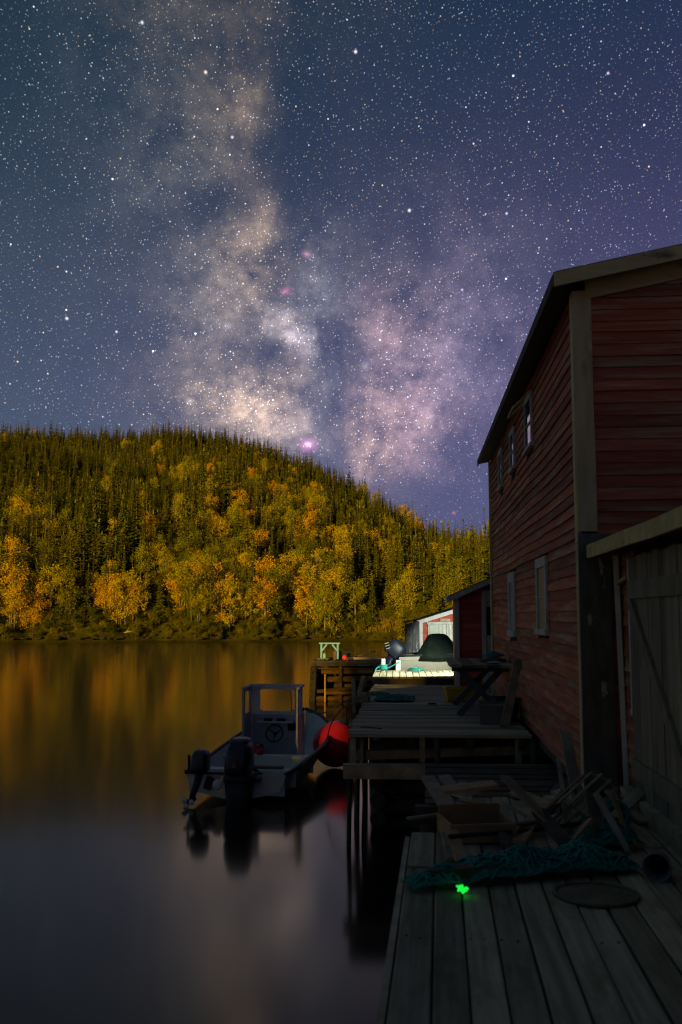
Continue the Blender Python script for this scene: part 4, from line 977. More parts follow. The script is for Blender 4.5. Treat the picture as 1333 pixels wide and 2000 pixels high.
b = MB(); b.lathe([(.001, -.10), (.06, -.085), (.098, -.02), (.10, .0), (.098, .02), (.06, .085), (.001, .10)], 18, c=(0, 0, .10)); tag(b.build('round_float', M['ball'], loc=onfar(674, .35)), 'small orange red ball float on the crib wharf', 'float')
b = MB(); b.beam((0, 0, .0), (.01, 0, .34), .09, .09, up=(0, 1, 0)); tag(b.build('wooden_post', M['brown_log'], loc=onfar(654, .5)), 'short wooden post between the teal frame and the crate', 'post')
for k, (px, L_, a, z, dy, lab) in enumerate([(715, 1.5, .08, .05, .8, 'pale pole lying flat on the crib wharf, thickest of the poles'), (722, 1.2, .05, .04, 1.3, 'thin pale pole lying behind the thicker one on the crib wharf'), (712, .9, .28, .16, 1.9, 'dark oar propped up at the rear of the crib wharf')]):
    b = MB(); b.tube([(-L_ / 2, 0, -L_ / 2 * sin(a) * (k == 2)), (0, .02, 0), (L_ / 2, 0, L_ / 2 * sin(a) * (k == 2))], [.05, .055, .03] if k == 0 else .025, 8); tag(b.build('wooden_pole' if k < 2 else 'oar', M['tan_wood' if k < 2 else 'dark_wood'], loc=onfar(px, dy) + Vector((0, 0, z)), rz=a), lab, 'pole' if k < 2 else 'oar')
p = onfar(632, .5); rope('white_rope', [p + Vector((.22 * cos(a) * (.6 + .4 * sin(a * .37)), .12 * sin(a), .03 + .035 * abs(sin(a * 1.7)))) for a in [k * .6 for k in range(34)]], .018, 'grey_rope', 'pale rope heaped under the teal frame on the crib wharf')

# ================================================================== BOATS
boat = thing('moored_skiff', 'open grey motor skiff with a windscreen console moored beside the wharf', 'boat', (-1.76, 16.6, 0), radians(-9.5))
BL = 5.75
ST = [(0, .86, .76, .47, .02), (.15, .90, .78, .48, -.04), (.35, .95, .80, .54, -.06), (.55, .96, .74, .62, -.05), (.70, .90, .60, .71, -.02), (.82, .74, .42, .80, .03), (.92, .46, .20, .90, .14), (.98, .17, .06, .97, .32), (1.0, .02, .01, 1.0, .46)]
def hull_ring(s, inset=0.0, floor=None):
    t, hb, ch, zg, zk = s; y = t * BL - inset * (t > .9) * .8; hb = max(.012, hb - inset); ch = max(.008, ch - inset)
    zc = zk + .16 + .30 * t * t
    if floor is not None: zk = max(zk, floor); zc = max(zc, floor + .01)
    return [Vector((-hb, y, zg)), Vector((-(hb * .55 + ch * .45), y, (zg * .5 + zc * .5))), Vector((-ch, y, zc)), Vector((-ch * .5, y, (zc + zk) / 2)), Vector((0, y, zk)), Vector((ch * .5, y, (zc + zk) / 2)), Vector((ch, y, zc)), Vector((hb * .55 + ch * .45, y, (zg * .5 + zc * .5))), Vector((hb, y, zg))]
def dense(f, n=28):
    out = []
    for i in range(n + 1):
        t = i / n; vals = [t]
        for c in range(1, 5): vals.append(interp(t, [(s[0], s[c]) for s in ST]))
        out.append(vals)
    return out
D = dense(None)
m = MB(); m.loft([hull_ring(s) for s in D], closed=False)
r0 = hull_ring(D[0]); m.add(r0, [tuple(range(len(r0)))]); hull = m.build('hull', M['hull'], boat)
m = MB(); m.loft([hull_ring(s, .035, .14)[::-1] for s in D[1:-1]], closed=False); m.build('liner', M['hull_in'], boat)
b = MB(); b.box((-.25, .06, .30), (1.12, .045, .30)).box((.60, .06, .25), (.46, .045, .26)); b.build('transom_board', M['hull_in'], boat)
for s_ in (-1, 1):
    b = MB(); b.tube([(s_ * d_[1], d_[0] * BL, d_[3] + .01) for d_ in D], .035, 8); b.build('gunwale', M['gunwale'], boat)
b = MB(); b.tube([(.93, .9, .51), (.965, 1.8, .555), (.985, 2.7, .60), (.965, 3.2, .635)], .04, 8); b.build('rub_rail', M['gun_wood'], boat)  # tan colour paints the warm light along this stretch of gunwale
b = MB(); b.box((-.25, .02, .475), (1.25, .09, .04)); b.build('transom_cap', M['gunwale'], boat)
b = MB(); b.box((.0, 2.35, .44), (1.82, .26, .035)).box((0, 2.24, .30), (1.76, .03, .28)); b.build('thwart', M['hull'], boat)
b = MB(); b.box((.05, .62, .30), (1.7, .03, .26)).box((.05, .75, .43), (1.7, .25, .03)); b.build('stern_bench', M['hull_in'], boat)
b = MB(); b.box((.32, .80, .47), (.62, .13, .035)); b.build('bench_board', M['brown_log'], boat)
# console with windscreen
con = MB(); con.loft([[Vector((x, y, z)) for x, y in ((-.60, 3.35), (.40, 3.35), (.40, 3.75), (-.60, 3.75))] for z in (.15, 1.12)], smooth=False); con = con.build('console', M['console'], boat)
b = MB(); b.box((-.10, 3.27, .98), (.74, .16, .03)); b.build('dash_shelf', M['frame_grey'], con)
for (c, s) in (((-.25, 3.27, 1.02), (.16, .10, .05)), ((.02, 3.27, 1.02), (.16, .10, .05)), ((.24, 3.33, .88), (.18, .06, .14))):
    b = MB(); b.box(c, s); b.build('instrument', M['black'], con)
sw = MB(); rr = Matrix.Rotation(radians(70), 3, 'X')
sw.tube([rr @ Vector((.17 * cos(a), .17 * sin(a), 0)) + Vector((-.10, 3.20, .76)) for a in [6.2832 * k / 24 for k in range(25)]], .014, 6)
for a in (0.5, 2.6, 4.71): sw.tube([(-.10, 3.23, .76), rr @ Vector((.165 * cos(a), .165 * sin(a), 0)) + Vector((-.10, 3.20, .76))], .012, 5)
sw.tube([(-.10, 3.34, .74), (-.10, 3.21, .76)], .03, 8); sw.build('steering_wheel', M['black'], con)
# windscreen: a front frame and two side wings, open window holes
def frame_panel(mb, o, ux, uz, w, h, th, hole, n=5):
    """flat panel with a rounded rectangular hole; ux, uz in-plane axes"""
    ux, uz = Vector(ux), Vector(uz); nn = ux.cross(uz).normalized() * th; hx0, hx1, hz0, hz1, cr = hole
    inner = []
    for (cx, cz, a0) in ((hx1 - cr, hz1 - cr, 0), (hx0 + cr, hz1 - cr, 90), (hx0 + cr, hz0 + cr, 180), (hx1 - cr, hz0 + cr, 270)):
        for k in range(n): a = radians(a0 + 90 * k / (n - 1)); inner.append((cx + cr * cos(a), cz + cr * sin(a)))
    outer = []
    for i, (x, z) in enumerate(inner):
        q = i // n; k = i % n
        cor = [(w, h), (0, h), (0, 0), (w, 0)][q]
        if k == n // 2: outer.append(cor)
        elif k < n // 2: outer.append([(w, z), (x, h), (0, z), (x, 0)][q])
        else: outer.append([(x, h), (0, z), (x, 0), (w, z)][q])
    N_ = len(inner); P = lambda p, f: Vector(o) + ux * p[0] + uz * p[1] + nn * f
    vs = [P(p, 0) for p in inner] + [P(p, 0) for p in outer] + [P(p, 1) for p in inner] + [P(p, 1) for p in outer]; fs = []
    for i in range(N_):
        j = (i + 1) % N_
        fs += [(i, N_ + i, N_ + j, j), (2 * N_ + j, 3 * N_ + j, 3 * N_ + i, 2 * N_ + i), (j, 2 * N_ + j, 2 * N_ + i, i), (N_ + i, 3 * N_ + i, 3 * N_ + j, N_ + j)]
    mb.add(vs, fs)
wf = MB(); frame_panel(wf, (-.60, 3.40, 1.13), (1, 0, 0), (0, -.04, .55), 1.0, 1.0, .04, (.16, .88, .10, .90, .09)); ws = wf.build('windscreen', M['frame_grey'], boat)
for x, s_ in ((-.62, -1), (.43, 1)):
    w = MB(); frame_panel(w, (x, 3.40, .60), (.02 * s_, -.55, 0), (0, 0, 1.07), 1.0, 1.0, .035, (.18, .84, .52, .93, .09)); w.build('side_wing', M['frame_grey'] if s_ > 0 else M['console'], ws)
b = MB(); b.beam((-.64, 2.86, 1.68), (-.62, 3.40, 1.69), .06, .035).beam((.45, 2.86, 1.68), (.43, 3.40, 1.69), .06, .035).beam((-.66, 3.38, 1.70), (.47, 3.38, 1.70), .05, .035); b.build('top_rail', M['frame_grey'], ws)
b = MB(); b.loft([[Vector((.43, y, z)) for y, z in ((2.86, .16), (3.40, .16), (3.40, .60), (2.86, .60))], [Vector((.46, y, z)) for y, z in ((2.86, .16), (3.40, .16), (3.40, .60), (2.86, .60))]], smooth=False); b.build('side_panel', M['frame_grey'], ws)
b = MB(); b.tube([(.22, 3.33, 1.20), (.20, 3.34, 1.58)], .008, 5); b.build('wiper', M['black'], ws)
# main outboard
def soft_box(cx, cy, z0, z1, wx, wy, k=.75, n=12, taper=.85, dy=0):
    rings = []
    for i, (t, s) in enumerate([(0, .82), (.12, .96), (.45, 1.0), (.75, .95), (.90, .80), (.98, .50), (1.0, .12)]):
        z = z0 + (z1 - z0) * t; f = s * (1 + (taper - 1) * t)
        ring = []
        for q in range(n * 2):
            a = 2 * pi * q / (n * 2); c, s2 = cos(a), sin(a); e = .55
            ring.append(Vector((cx + wx / 2 * f * (abs(c) ** e) * (1 if c > 0 else -1), cy + dy * t + wy / 2 * f * (abs(s2) ** e) * (1 if s2 > 0 else -1), z)))
        rings.append(ring)
    return rings
ob = MB(); ob.loft(soft_box(.12, -.22, .52, 1.06, .46, .62, dy=.08)); ob = ob.build('outboard_motor', M['cowl'], boat, label='large black outboard motor at the centre of the transom')
b = MB(); b.loft(soft_box(.12, -.16, 1.0, 1.09, .34, .44, dy=.04)); b.build('cowl_top', M['cowl_mid'], ob)
b = MB(); b.loft(soft_box(.12, -.20, .38, .56, .52, .50)); b.build('swivel_bracket', M['engine_leg'], ob)
b = MB(); b.loft([[Vector((.12 + x * w, -.20 + y * l, z)) for x, y in ((-.5, -.3), (-.3, -.5), (.3, -.5), (.5, -.3), (.5, .3), (.3, .5), (-.3, .5), (-.5, .3))] for z, w, l in ((.42, .44, .42), (.1, .38, .40), (-.2, .28, .36), (-.6, .14, .36))]); b.build('leg', M['engine_leg'], ob)
b = MB(); b.box((.36, -.06, .40), (.18, .22, .08)); b.build('tilt_arm', M['cowl_mid'], ob)
b = MB(); b.tube([(.12, .05, .62), (.20, .35, .52), (.30, .6, .36)], .03, 7); b.build('control_cable', M['black'], ob)
# small auxiliary outboard, tilted up
kb = MB(); kb.loft(soft_box(-.57, -.15, .52, .88, .31, .42, dy=.06)); kb = kb.build('outboard_motor', M['cowl'], boat, label='small auxiliary outboard motor tilted up at the corner of the transom')
b = MB(); b.tube([(-.57, -.12, .56), (-.60, -.22, .32), (-.64, -.36, .12)], [.075, .06, .045], 10); b.build('leg', M['engine_leg'], kb)
b = MB(); b.beam((-.50, -.08, .34), (-.38, -.06, .30), .10, .2); b.build('clamp', M['engine_leg'], kb)
b = MB(); b.tube([(-.62, -.30, .11), (-.66, -.50, .07)], [.05, .035], 8); b.build('gearcase', M['engine_leg'], kb)
b = MB()
for a in (.2, 2.3, 4.4): b.lathe([(.001, -.012), (.04, -.006), (.05, 0), (.04, .006), (.001, .012)], 10, c=(-.66 + .07 * cos(a), -.51, .07 + .055 * sin(a)), rot=Matrix.Rotation(radians(80), 3, 'X'))
b.build('propeller', M['metal'], kb)
b = MB(); b.tube([(-.80, -.02, .50), (-.81, .0, .60), (-.81, .0, .76)], [.02, .022, .024], 8); b.build('tiller', M['black'], kb)
b = MB(); b.lathe([(.001, -.02), (.07, -.018), (.085, 0), (.07, .018), (.001, .02)], 16, rot=Matrix.Rotation(radians(82), 3, 'X')); tag(b.build('white_float', M['hull'], loc=(-2.0, 16.16, .37)), 'white round float hanging between the two outboard motors', 'float')
b = MB(); b.tube([(0, 0, .07), (.03, .2, .13)], .008, 5); b.build('cord', M['grey_rope'], bpy.data.objects['white_float'])
# things inside the skiff
def bworld(x, y, z): 
    r = radians(-9.5); return Vector((-1.76 + x * cos(r) - y * sin(r), 16.6 + x * sin(r) + y * cos(r), z))
t = thing('red_fuel_can', 'red fuel can standing against the skiff console', 'can', bworld(-.42, 3.12, .15))
b = MB(); b.loft(soft_box(0, 0, 0, .36, .22, .24, taper=.95)); b.build('body', M['red_plastic'], t)
b = MB(); b.tube([(-.06, 0, .35), (-.05, 0, .42), (.05, 0, .42), (.06, 0, .35)], .014, 6); b.build('handle', M['red_plastic'], t)
b = MB(); b.lathe([(.03, 0), (.03, .05), (.001, .055)], 10, c=(.07, .06, .34)); b.build('cap', M['black'], t)
t = thing('red_bailer', 'small red bailer bucket on the skiff thwart', 'bucket', bworld(-.18, 2.36, .455))
b = MB(); b.lathe([(.001, 0), (.06, 0), (.075, .11), (.068, .11), (.054, .012), (.001, .012)], 16); b.build('body', M['red_plastic'], t)
b = MB(); b.tube([(.07, 0, .10), (.06, 0, .15), (0, 0, .17), (-.06, 0, .15), (-.07, 0, .10)], .006, 5); b.build('handle', M['black'], t)
# mooring lines
bow = bworld(.16, 5.35, .97)
BB = at_z(703, 1372, MZ)
rope('mooring_line', [bow, bow * .6 + Vector((BB.x, BB.y - .05, MZ + .1)) * .4 + Vector((0, 0, -.10)), Vector((BB.x - .05, BB.y + .02, MZ + .16))], .012, 'teal_net', 'thin dark green line from the skiff bow to the wharf cleat')
rope('mooring_line', [Vector((BB.x - .18, BB.y - .1, MZ - .05)), at(668, 1385, 18.3), at(648, 1412, 18.6), at(640, 1440, 19)], .012, 'grey_rope', 'pale slack line dropping from the wharf edge beside the red buoy')
# red hanging fender buoy
BU = Vector((-.125, 20.35, .47)); t = thing('fender_buoy', 'big crimson inflatable fender buoy hanging between skiff and wharf', 'buoy', BU)
rt_ = Matrix.Rotation(radians(24), 3, 'Y')
b = MB(); b.lathe([(.001, -.455)] + [(.455 * cos(a) * (1 - .12 * max(0, sin(a)) ** 3), .455 * sin(a) + .05 * max(0, sin(a)) ** 4) for a in [radians(-80 + 10 * k) for k in range(16)]] + [(.10, .455)], 32, rot=rt_); b.build('body', M['buoy'], t)
b = MB(); b.lathe([(.11, .44), (.085, .50), (.07, .55), (.03, .58), (.001, .58)], 14, rot=rt_); b.build('neck', M['cowl_mid'], t)
tip = BU + rt_ @ Vector((0, 0, .56)); e = at_z(700, 1366, MZ)
rope('buoy_rope', [tip, tip * .5 + Vector((e.x - .2, e.y - .5, MZ)) * .5, Vector((e.x - .16, e.y - .3, MZ + .02)), Vector((e.x, e.y, MZ + .12))], .014, 'grey_rope', 'short rope holding the crimson buoy to the wharf edge')
# cleat block on the wharf edge
t = thing('mooring_cleat', 'weathered wooden cleat block on the edge of the long wharf', 'cleat', (BB.x, BB.y, MZ + .012), radians(-8))
b = MB(); b.box((.05, 0, .05), (.26, .34, .10)); b.build('base', M['grey_wood'], t)
b = MB(); b.box((.05, .02, .13), (.17, .20, .07)); b.build('block', M['grey_wood'], t)
b = MB(); b.beam((-.02, .12, .10), (.06, .30, .44), .09, .09); b.build('horn', M['grey_wood'], t)
b = MB(); b.beam((-.10, -.02, -.20), (-.12, .02, .42), .07, .07, up=(0, 1, 0)); b.build('post', M['grey_wood'], t)

# ---- covered boat on the slip behind the landing
sl = thing('slipway', 'plank slip carrying the covered boat', 'slipway', (1.3, 27.4, 0), radians(-2))
for k in range(14):
    b = MB(); b.box((2.0, .1 + k * .25, 1.20), (4.6, .22, .05)); b.build('plank', M['deck_x'], sl)
for x in (.2, 2.2, 4.0):
    for y in (.2, 3.3):
        b = MB(); b.tube([(x, y, -1), (x, y, 1.19)], .1, 8); b.build('pile', M['dark_wood'], sl)
cb = thing('covered_boat', 'white boat hauled out with a dark green tarpaulin over its middle', 'boat', (1.75, 29.0, 1.22), radians(-96))
# local y runs from stern towards bow, out to the east
CS = [(0, .80, .70, .72, .10), (.3, .92, .78, .78, .06), (.6, .90, .70, .88, .06), (.85, .55, .35, 1.05, .15), (1, .03, .02, 1.2, .5)]
def crings(inset=0):
    out = []
    for i in range(17):
        t_ = i / 16; v = [interp(t_, [(s[0], s[c]) for s in CS]) for c in range(5)]; y = t_ * 4.8
        hb, ch, zg, zk = v[1], v[2], v[3], v[4]; zc = zk + .18
        out.append([Vector((-hb, y, zg)), Vector((-ch, y, zc)), Vector((0, y, zk)), Vector((ch, y, zc)), Vector((hb, y, zg))])
    return out
cr_ = crings(); m = MB(); m.loft(cr_, closed=False); m.add(cr_[0], [(0, 1, 2, 3, 4)]); m.add([v for r_ in cr_ for v in (r_[0] - Vector((0, 0, .12)), r_[4] - Vector((0, 0, .12)))], [(2 * i, 2 * i + 2, 2 * i + 3, 2 * i + 1) for i in range(16)]); m.build('hull', M['hull'], cb)
for s_ in (0, 4):
    b = MB(); b.tube([r_[s_] for r_ in cr_], .03, 7); b.build('gunwale', M['gunwale'], cb)
for y in (.8, 3.2):
    b = MB(); b.box((0, y, .04), (1.2, .16, .10)); b.build('cradle', M['dark_wood'], cb)
m = MB(); rings = []; g = random.Random(2)
for (z, x0, x1, y0, y1) in ((.60, -.96, .96, .42, 1.98), (.74, -.98, .98, .45, 1.95), (.90, -.86, .86, .58, 1.75), (1.10, -.74, .74, .70, 1.55), (1.25, -.62, .60, .78, 1.42), (1.31, -.48, .45, .86, 1.34), (1.33, -.2, .2, 1.0, 1.2)):
    ring = []
    for k in range(28):
        a = 2 * pi * k / 28; c, s2 = cos(a), sin(a); e = .5
        fold = .03 * sin(k * 2.6 + z * 3) + g.uniform(-.015, .015)
        ring.append(Vector(((x0 + x1) / 2 + (x1 - x0) / 2 * (abs(c) ** e) * (1 if c > 0 else -1) * (1 + fold), (y0 + y1) / 2 + (y1 - y0) / 2 * (abs(s2) ** e) * (1 if s2 > 0 else -1) * (1 + fold), z + .02 * sin(k * 1.7))))
    rings.append(ring)
m.loft(rings); m.build('tarpaulin', M['tarp'], cb)
kb = MB(); rtt = Matrix.Rotation(radians(-42), 3, 'X')
kb.loft([[rtt @ (p - Vector((0, 0, .9))) + Vector((0, -.16, .86)) for p in ring] for ring in soft_box(0, 0, .70, 1.22, .42, .60)]); kb = kb.build('outboard_motor', M['cowl_mid'], cb)
b = MB(); b.tube([(0, -.22, .72), (0, -.36, .40), (0, -.55, .12)], [.15, .12, .08], 10); b.build('leg', M['cowl_mid'], kb)
b = MB(); b.box((0, -.50, .10), (.10, .36, .12)); b.build('gearcase', M['cowl_mid'], kb)
b = MB()
for zz in (-.05, .03, .10): b.beam((.225, -.42 - zz * .3, .95 + zz), (.225, -.30 - zz * .3, .99 + zz), .012, .02)
b.build('stripe', M['hull'], kb)

# ================================================================== THINGS ON THE LONG WHARF
TB = at_z(897, 1399, MZ); tb = thing('splitting_table', 'rough plank table on crossed blue-grey trestle legs by the house wall', 'table', (TB.x + .36, TB.y, MZ + .008), radians(-4.3))
g = random.Random(23)
for k in range(5):
    b = MB(); b.box((-.40 + k * .20, 1.0 + g.uniform(-.06, .06), .79 + g.uniform(-.006, .006)), (.19, 2.5, .045)); b.build('plank', M['dark_wood'] if k % 2 else M['grey_wood'], tb)
for y in (.05, 1.85):
    for s_ in (-1, 1):
        b = MB(); b.beam((s_ * -.36, y + .04 * s_, -.0), (s_ * .36, y + .04 * s_, .76), .10, .05, up=(0, 1, 0)); b.build('leg', M['leg_blue'], tb)
    b = MB(); b.box((0, y + .10, .73), (.92, .05, .08)); b.build('cleat', M['leg_blue'], tb)
b = MB(); b.beam((0, .05, .38), (0, 1.85, .38), .08, .06); b.build('stretcher', M['leg_blue'], tb)
p = at(965, 1292, 16.6)
def lump(name, loc, size, mat, label, cat, seed=1, flat=.6):
    g = random.Random(seed); m = MB(); rings = []
    for i in range(6):
        t = i / 5; f = [1.0, 1.06, .95, .72, .40, .08][i]
        rings.append([Vector((cos(a) * size[0] / 2 * f * g.uniform(.85, 1.1), sin(a) * size[1] / 2 * f * g.uniform(.85, 1.1), size[2] * (t ** 1.1) * g.uniform(.92, 1.05) if i else 0)) for a in [6.2832 * k / 16 for k in range(16)]])
    m.loft(rings); return tag(m.build(name, M[mat], loc=loc), label, cat)
tz = MZ + .008 + .815
lump('dark_bag', (p.x, 16.6, tz), (.42, .55, .10), 'cloth', 'dark folded bag lying on the plank table', 'bag', 3)
lump('teal_cloth', (p.x + .02, 16.75, tz + .085), (.34, .34, .09), 'teal_cloth', 'crumpled teal cloth on top of the dark bag', 'cloth', 4)
lump('white_tray', (p.x - .06, 16.15, tz), (.30, .18, .035), 'pale_cloth', 'flat pale tray at the near end of the plank table', 'tray', 5)
def tub(name, loc, size, mat, label, cat, rz=0.0, t=.02, lip=.02):
    o = thing(name, label, cat, loc, rz); w, d, h = size; m = MB()
    P = lambda f, z, k=0: [Vector((sx * (w / 2 * f - k), sy * (d / 2 * f - k), z)) for sx, sy in ((-1, -1), (1, -1), (1, 1), (-1, 1))]
    m.loft([P(.88, 0), P(1, h), P(1, h, t), P(.88, .02, t)], smooth=False, cap=False); m.add(P(.88, 0), [(3, 2, 1, 0)]); m.add(P(.88, .02, t), [(0, 1, 2, 3)]); m.build('body', M[mat], o)
    r = MB(); r.loft([P(1, h - .03, -lip), P(1, h, -lip), P(1, h, 0), P(1, h - .03, 0)], smooth=False, cap=False); r.build('rim', M[mat], o); return o
p = at_z(903, 1373, MZ); tub('yellow_crate', (p.x, p.y + .2, MZ + .012), (.60, .42, .26), 'yellow', 'yellow plastic fish crate under the plank table', 'crate', .05)
p = at_z(966, 1418, MZ); tub('grey_tub', (p.x + .02, p.y + .25, MZ + .012), (.44, .48, .30), 'grey_tub', 'grey open tub beside the leaning board', 'tub', -.1)
p = at_z(1003, 1416, MZ); tub('dark_tub', (p.x - .02, p.y + .6, MZ + .012), (.34, .40, .34), 'black', 'black tub between the leaning board and the house wall', 'tub', .1)
a, c = at_z(986, 1424, MZ), at(1013, 1288, 15.0)
b = MB(); b.beam((0, 0, .02), c - a, .13, .03, up=(0, 1, 0)); tag(b.build('leaning_board', M['grey_wood'], loc=a), 'long grey board leaning against the house wall', 'board')
p = at_z(772, 1366, MZ)
def net_pile(name, loc, lx, ly, h, mat, label, seed, rz=0.0, n=70, r=.006, base=True):
    g = random.Random(seed); o = thing(name, label, 'net', loc, rz)
    f = lambda x, y: h * max(0, 1 - (x / (lx / 2)) ** 2) ** .5 * max(0, 1 - (y / (ly / 2)) ** 2) ** .5 * (.65 + .5 * mnoise.noise(Vector((x * 5, y * 7, seed))))
    m = MB(); nx, ny = 26, 12; vs = []; fs = []
    for i in range(nx + 1):
        for j in range(ny + 1):
            x = (i / nx - .5) * lx * .98; y = (j / ny - .5) * ly * (.98 - .25 * abs(i / nx - .5)); vs.append((x, y, f(x, y) * .9 + .004 + g.uniform(0, .012)))
    for i in range(nx):
        for j in range(ny): fs.append((i * (ny + 1) + j, (i + 1) * (ny + 1) + j, (i + 1) * (ny + 1) + j + 1, i * (ny + 1) + j + 1))
    m.add(vs, fs); m.build('netting', M[mat], o)
    t = MB()
    for k in range(n):
        x, y = g.uniform(-.45, .45) * lx, g.uniform(-.42, .42) * ly; a = g.uniform(0, 6.28); pts = []
        for q in range(7):
            pts.append((x, y, f(x, y) + .008 + g.uniform(-.004, .014))); a += g.uniform(-.9, .9); x += cos(a) * .05; y += sin(a) * .04
            x = max(-lx * .49, min(lx * .49, x)); y = max(-ly * .47, min(ly * .47, y))
        t.tube(spline(pts, 3), r, 4, caps=False)
    tw = t.build('twine', M['teal_rope'] if mat != 'grey_rope' else M['grey_rope'], o); tw['kind'] = 'stuff'
    return o
net_pile('net_heap', (p.x, p.y, MZ + .01), .75, 1.3, .06, 'teal_net', 'flat heap of dull teal netting on the long wharf', 5, -.1, 40)
p = at_z(740, 1357, MZ); net_pile('net_scrap', (p.x, p.y, MZ + .01), .42, .6, .035, 'teal_net', 'small scrap of teal netting near the wharf cleat', 9, .1, 14)
p = at_z(845, 1377, MZ); b = MB(); b.beam((-.07, 0, .012), (.07, .02, .012), .04, .024); tag(b.build('wood_scrap', M['dark_wood'], loc=(p.x, p.y, MZ + .012)), 'small dark scrap of wood lying on the long wharf', 'scrap')
p = at_z(715, 1424, MZ); rope('cord_loop', [Vector((p.x + x, p.y + y, MZ + .018)) for x, y in ((-.07, .06), (-.02, .12), (.03, .05), (.12, .0), (.22, -.10))], .008, 'black', 'thin dark cord looped at the near edge of the long wharf')

# ================================================================== JUNK AT THE END OF THE NEAR WHARF
def nd(px, py, dz=0.0): p = at_z(px, py, NZ); p.z = NZ + dz; return p
# shallow wooden fish box
p = nd(945, 1650, .012); t = thing('wooden_fish_box', 'shallow open tan wooden box in the pile on the near wharf', 'box', p, .12)
for (c, s) in (((0, 0, .07), (.48, .022, .13)), ((0, .42, .10), (.48, .022, .20)), ((-.24, .21, .07), (.022, .44, .13)), ((.24, .21, .07), (.022, .44, .13)), ((0, .21, .012), (.46, .42, .018))):
    b = MB(); b.box(c, s); b.build('side', M['tan_wood'], t)
b = MB(); b.beam((-.20, .46, .30), (.22, .44, .34), .03, .22, up=(0, 1, 0)); b.build('end_panel', M['tan_wood'], t)
for k, (x0, y0, x1, y1, Y0, Y1, w, mt, lab) in enumerate([
        (1014, 1652, 1060, 1572, 7.25, 7.9, .10, 'tan_wood', 'tan board propped up against the slatted lobster pot'),
        (905, 1700, 882, 1622, 6.65, 7.2, .085, 'tan_wood', 'short tan slat standing at the corner of the near wharf, innermost of the slats'),
        (880, 1692, 868, 1628, 6.75, 7.2, .05, 'grey_wood', 'short grey slat standing at the edge of the near wharf'),
        (835, 1518, 905, 1625, 9.6, 7.6, .13, 'grey_wood', 'weathered grey post slanting up beside the gap between the wharves'),
        (868, 1516, 925, 1600, 9.8, 8.0, .11, 'driftwood', 'splintered pale board slanting behind the grey post'),
        (1085, 1545, 1215, 1597, 9.0, 7.9, .10, 'grey_wood', 'long grey board on top of the pile by the shed, uppermost of the boards'),
        (1070, 1556, 1200, 1612, 8.9, 7.8, .10, 'grey_wood', 'long grey board in the pile by the shed, just under the uppermost'),
        (1060, 1572, 1180, 1632, 8.7, 7.7, .09, 'dark_wood', 'dark board low in the pile by the shed'),
        (1090, 1600, 1170, 1650, 8.2, 7.5, .10, 'grey_wood', 'short grey board sticking out under the teal rope coil'),
        (1190, 1545, 1260, 1620, 8.6, 7.9, .08, 'grey_wood', 'short board leaning at the foot of the shed wall'),
        (1000, 1585, 1100, 1568, 9.0, 9.1, .10, 'dark_wood', 'dark short beam lying behind the wooden box')]):
    a, c = at(x0, y0, Y0), at(x1, y1, Y1); a.z = max(a.z, NZ + .03 if Y0 < 9.2 else -1); c.z = max(c.z, NZ + .03)
    m = MB(); m.beam((0, 0, 0), c - a, w, .028, roll=.1 * (k % 3), j=.012); tag(m.build('loose_board', M[mt], loc=a), lab, 'board')
# broken laths and board ends thrown over the pile
g = random.Random(77)
DEB = [(870, 1600), (900, 1560), (925, 1575), (960, 1560), (985, 1640), (1010, 1600), (1035, 1615), (1040, 1560), (1060, 1640), (1075, 1600), (1100, 1580), (1120, 1560), (1130, 1640), (1150, 1575), (1165, 1625), (1180, 1560), (1195, 1635), (1215, 1620), (1225, 1580), (1095, 1655)]
for k, (px, py) in enumerate(DEB):
    q = at_z(px, py, NZ + .08); q.y = min(q.y, 9.0); L_ = g.uniform(.25, .75); a = g.uniform(-.5, .5) + (1.9 if k % 3 else .6); el = g.uniform(.25, .75) if px > 1040 else g.uniform(-.05, .30); L_ *= 1.15 if px > 1040 else 1
    d_ = Vector((cos(a) * cos(el), sin(a) * cos(el), sin(el))) * L_ / 2
    zc = NZ + .03 + abs(d_.z) + (0 if px > 1040 else g.uniform(0, .10))
    m = MB(); m.beam(-d_, d_, g.uniform(.035, .11), .018, roll=g.uniform(-.5, .5), j=.02)
    tag(m.build('broken_lath', M[('grey_wood', 'driftwood', 'tan_wood', 'grey_wood', 'dark_wood')[k % 5]], loc=(q.x, q.y, zc)), 'broken lath thrown on the pile at the end of the near wharf', 'lath', 'broken laths in the pile')
# slatted lobster pot, tipped over
t = thing('lobster_pot', 'old slatted wooden lobster pot tipped over in the pile', 'lobster pot', nd(1112, 1628, .05), -.55); t.rotation_euler = (.28, -.12, -.75); t.scale = (.8, .8, .72)
for k in range(9):
    a = pi * k / 8; x, z = .26 * cos(a), .30 * sin(a); b = MB(); b.box((x, .30, z), (.028, .74, .012) if False else (.03, .74, .012), Matrix.Rotation(-(a - pi / 2), 3, 'Y')); b.build('slat', M['grey_wood'], t)
for y in (-.04, .30, .64):
    b = MB(); b.tube([(.245 * cos(a), y, .285 * sin(a)) for a in [pi * k / 10 for k in range(11)]], .014, 6); b.build('bow', M['brown_log'], t)
for k in range(5):
    b = MB(); b.box((-.22 + k * .11, .30, -.012), (.05, .74, .014)); b.build('slat', M['grey_wood'], t)
# dark pipe across the pile
a, c = at(878, 1634, 7.0), at(1190, 1600, 7.9); b = MB(); b.tube([(0, 0, 0), (c - a) / 2 + Vector((0, 0, -.02)), c - a], .016, 8); tag(b.build('iron_rod', M['black'], loc=a), 'thin dark rod lying across the pile', 'rod')
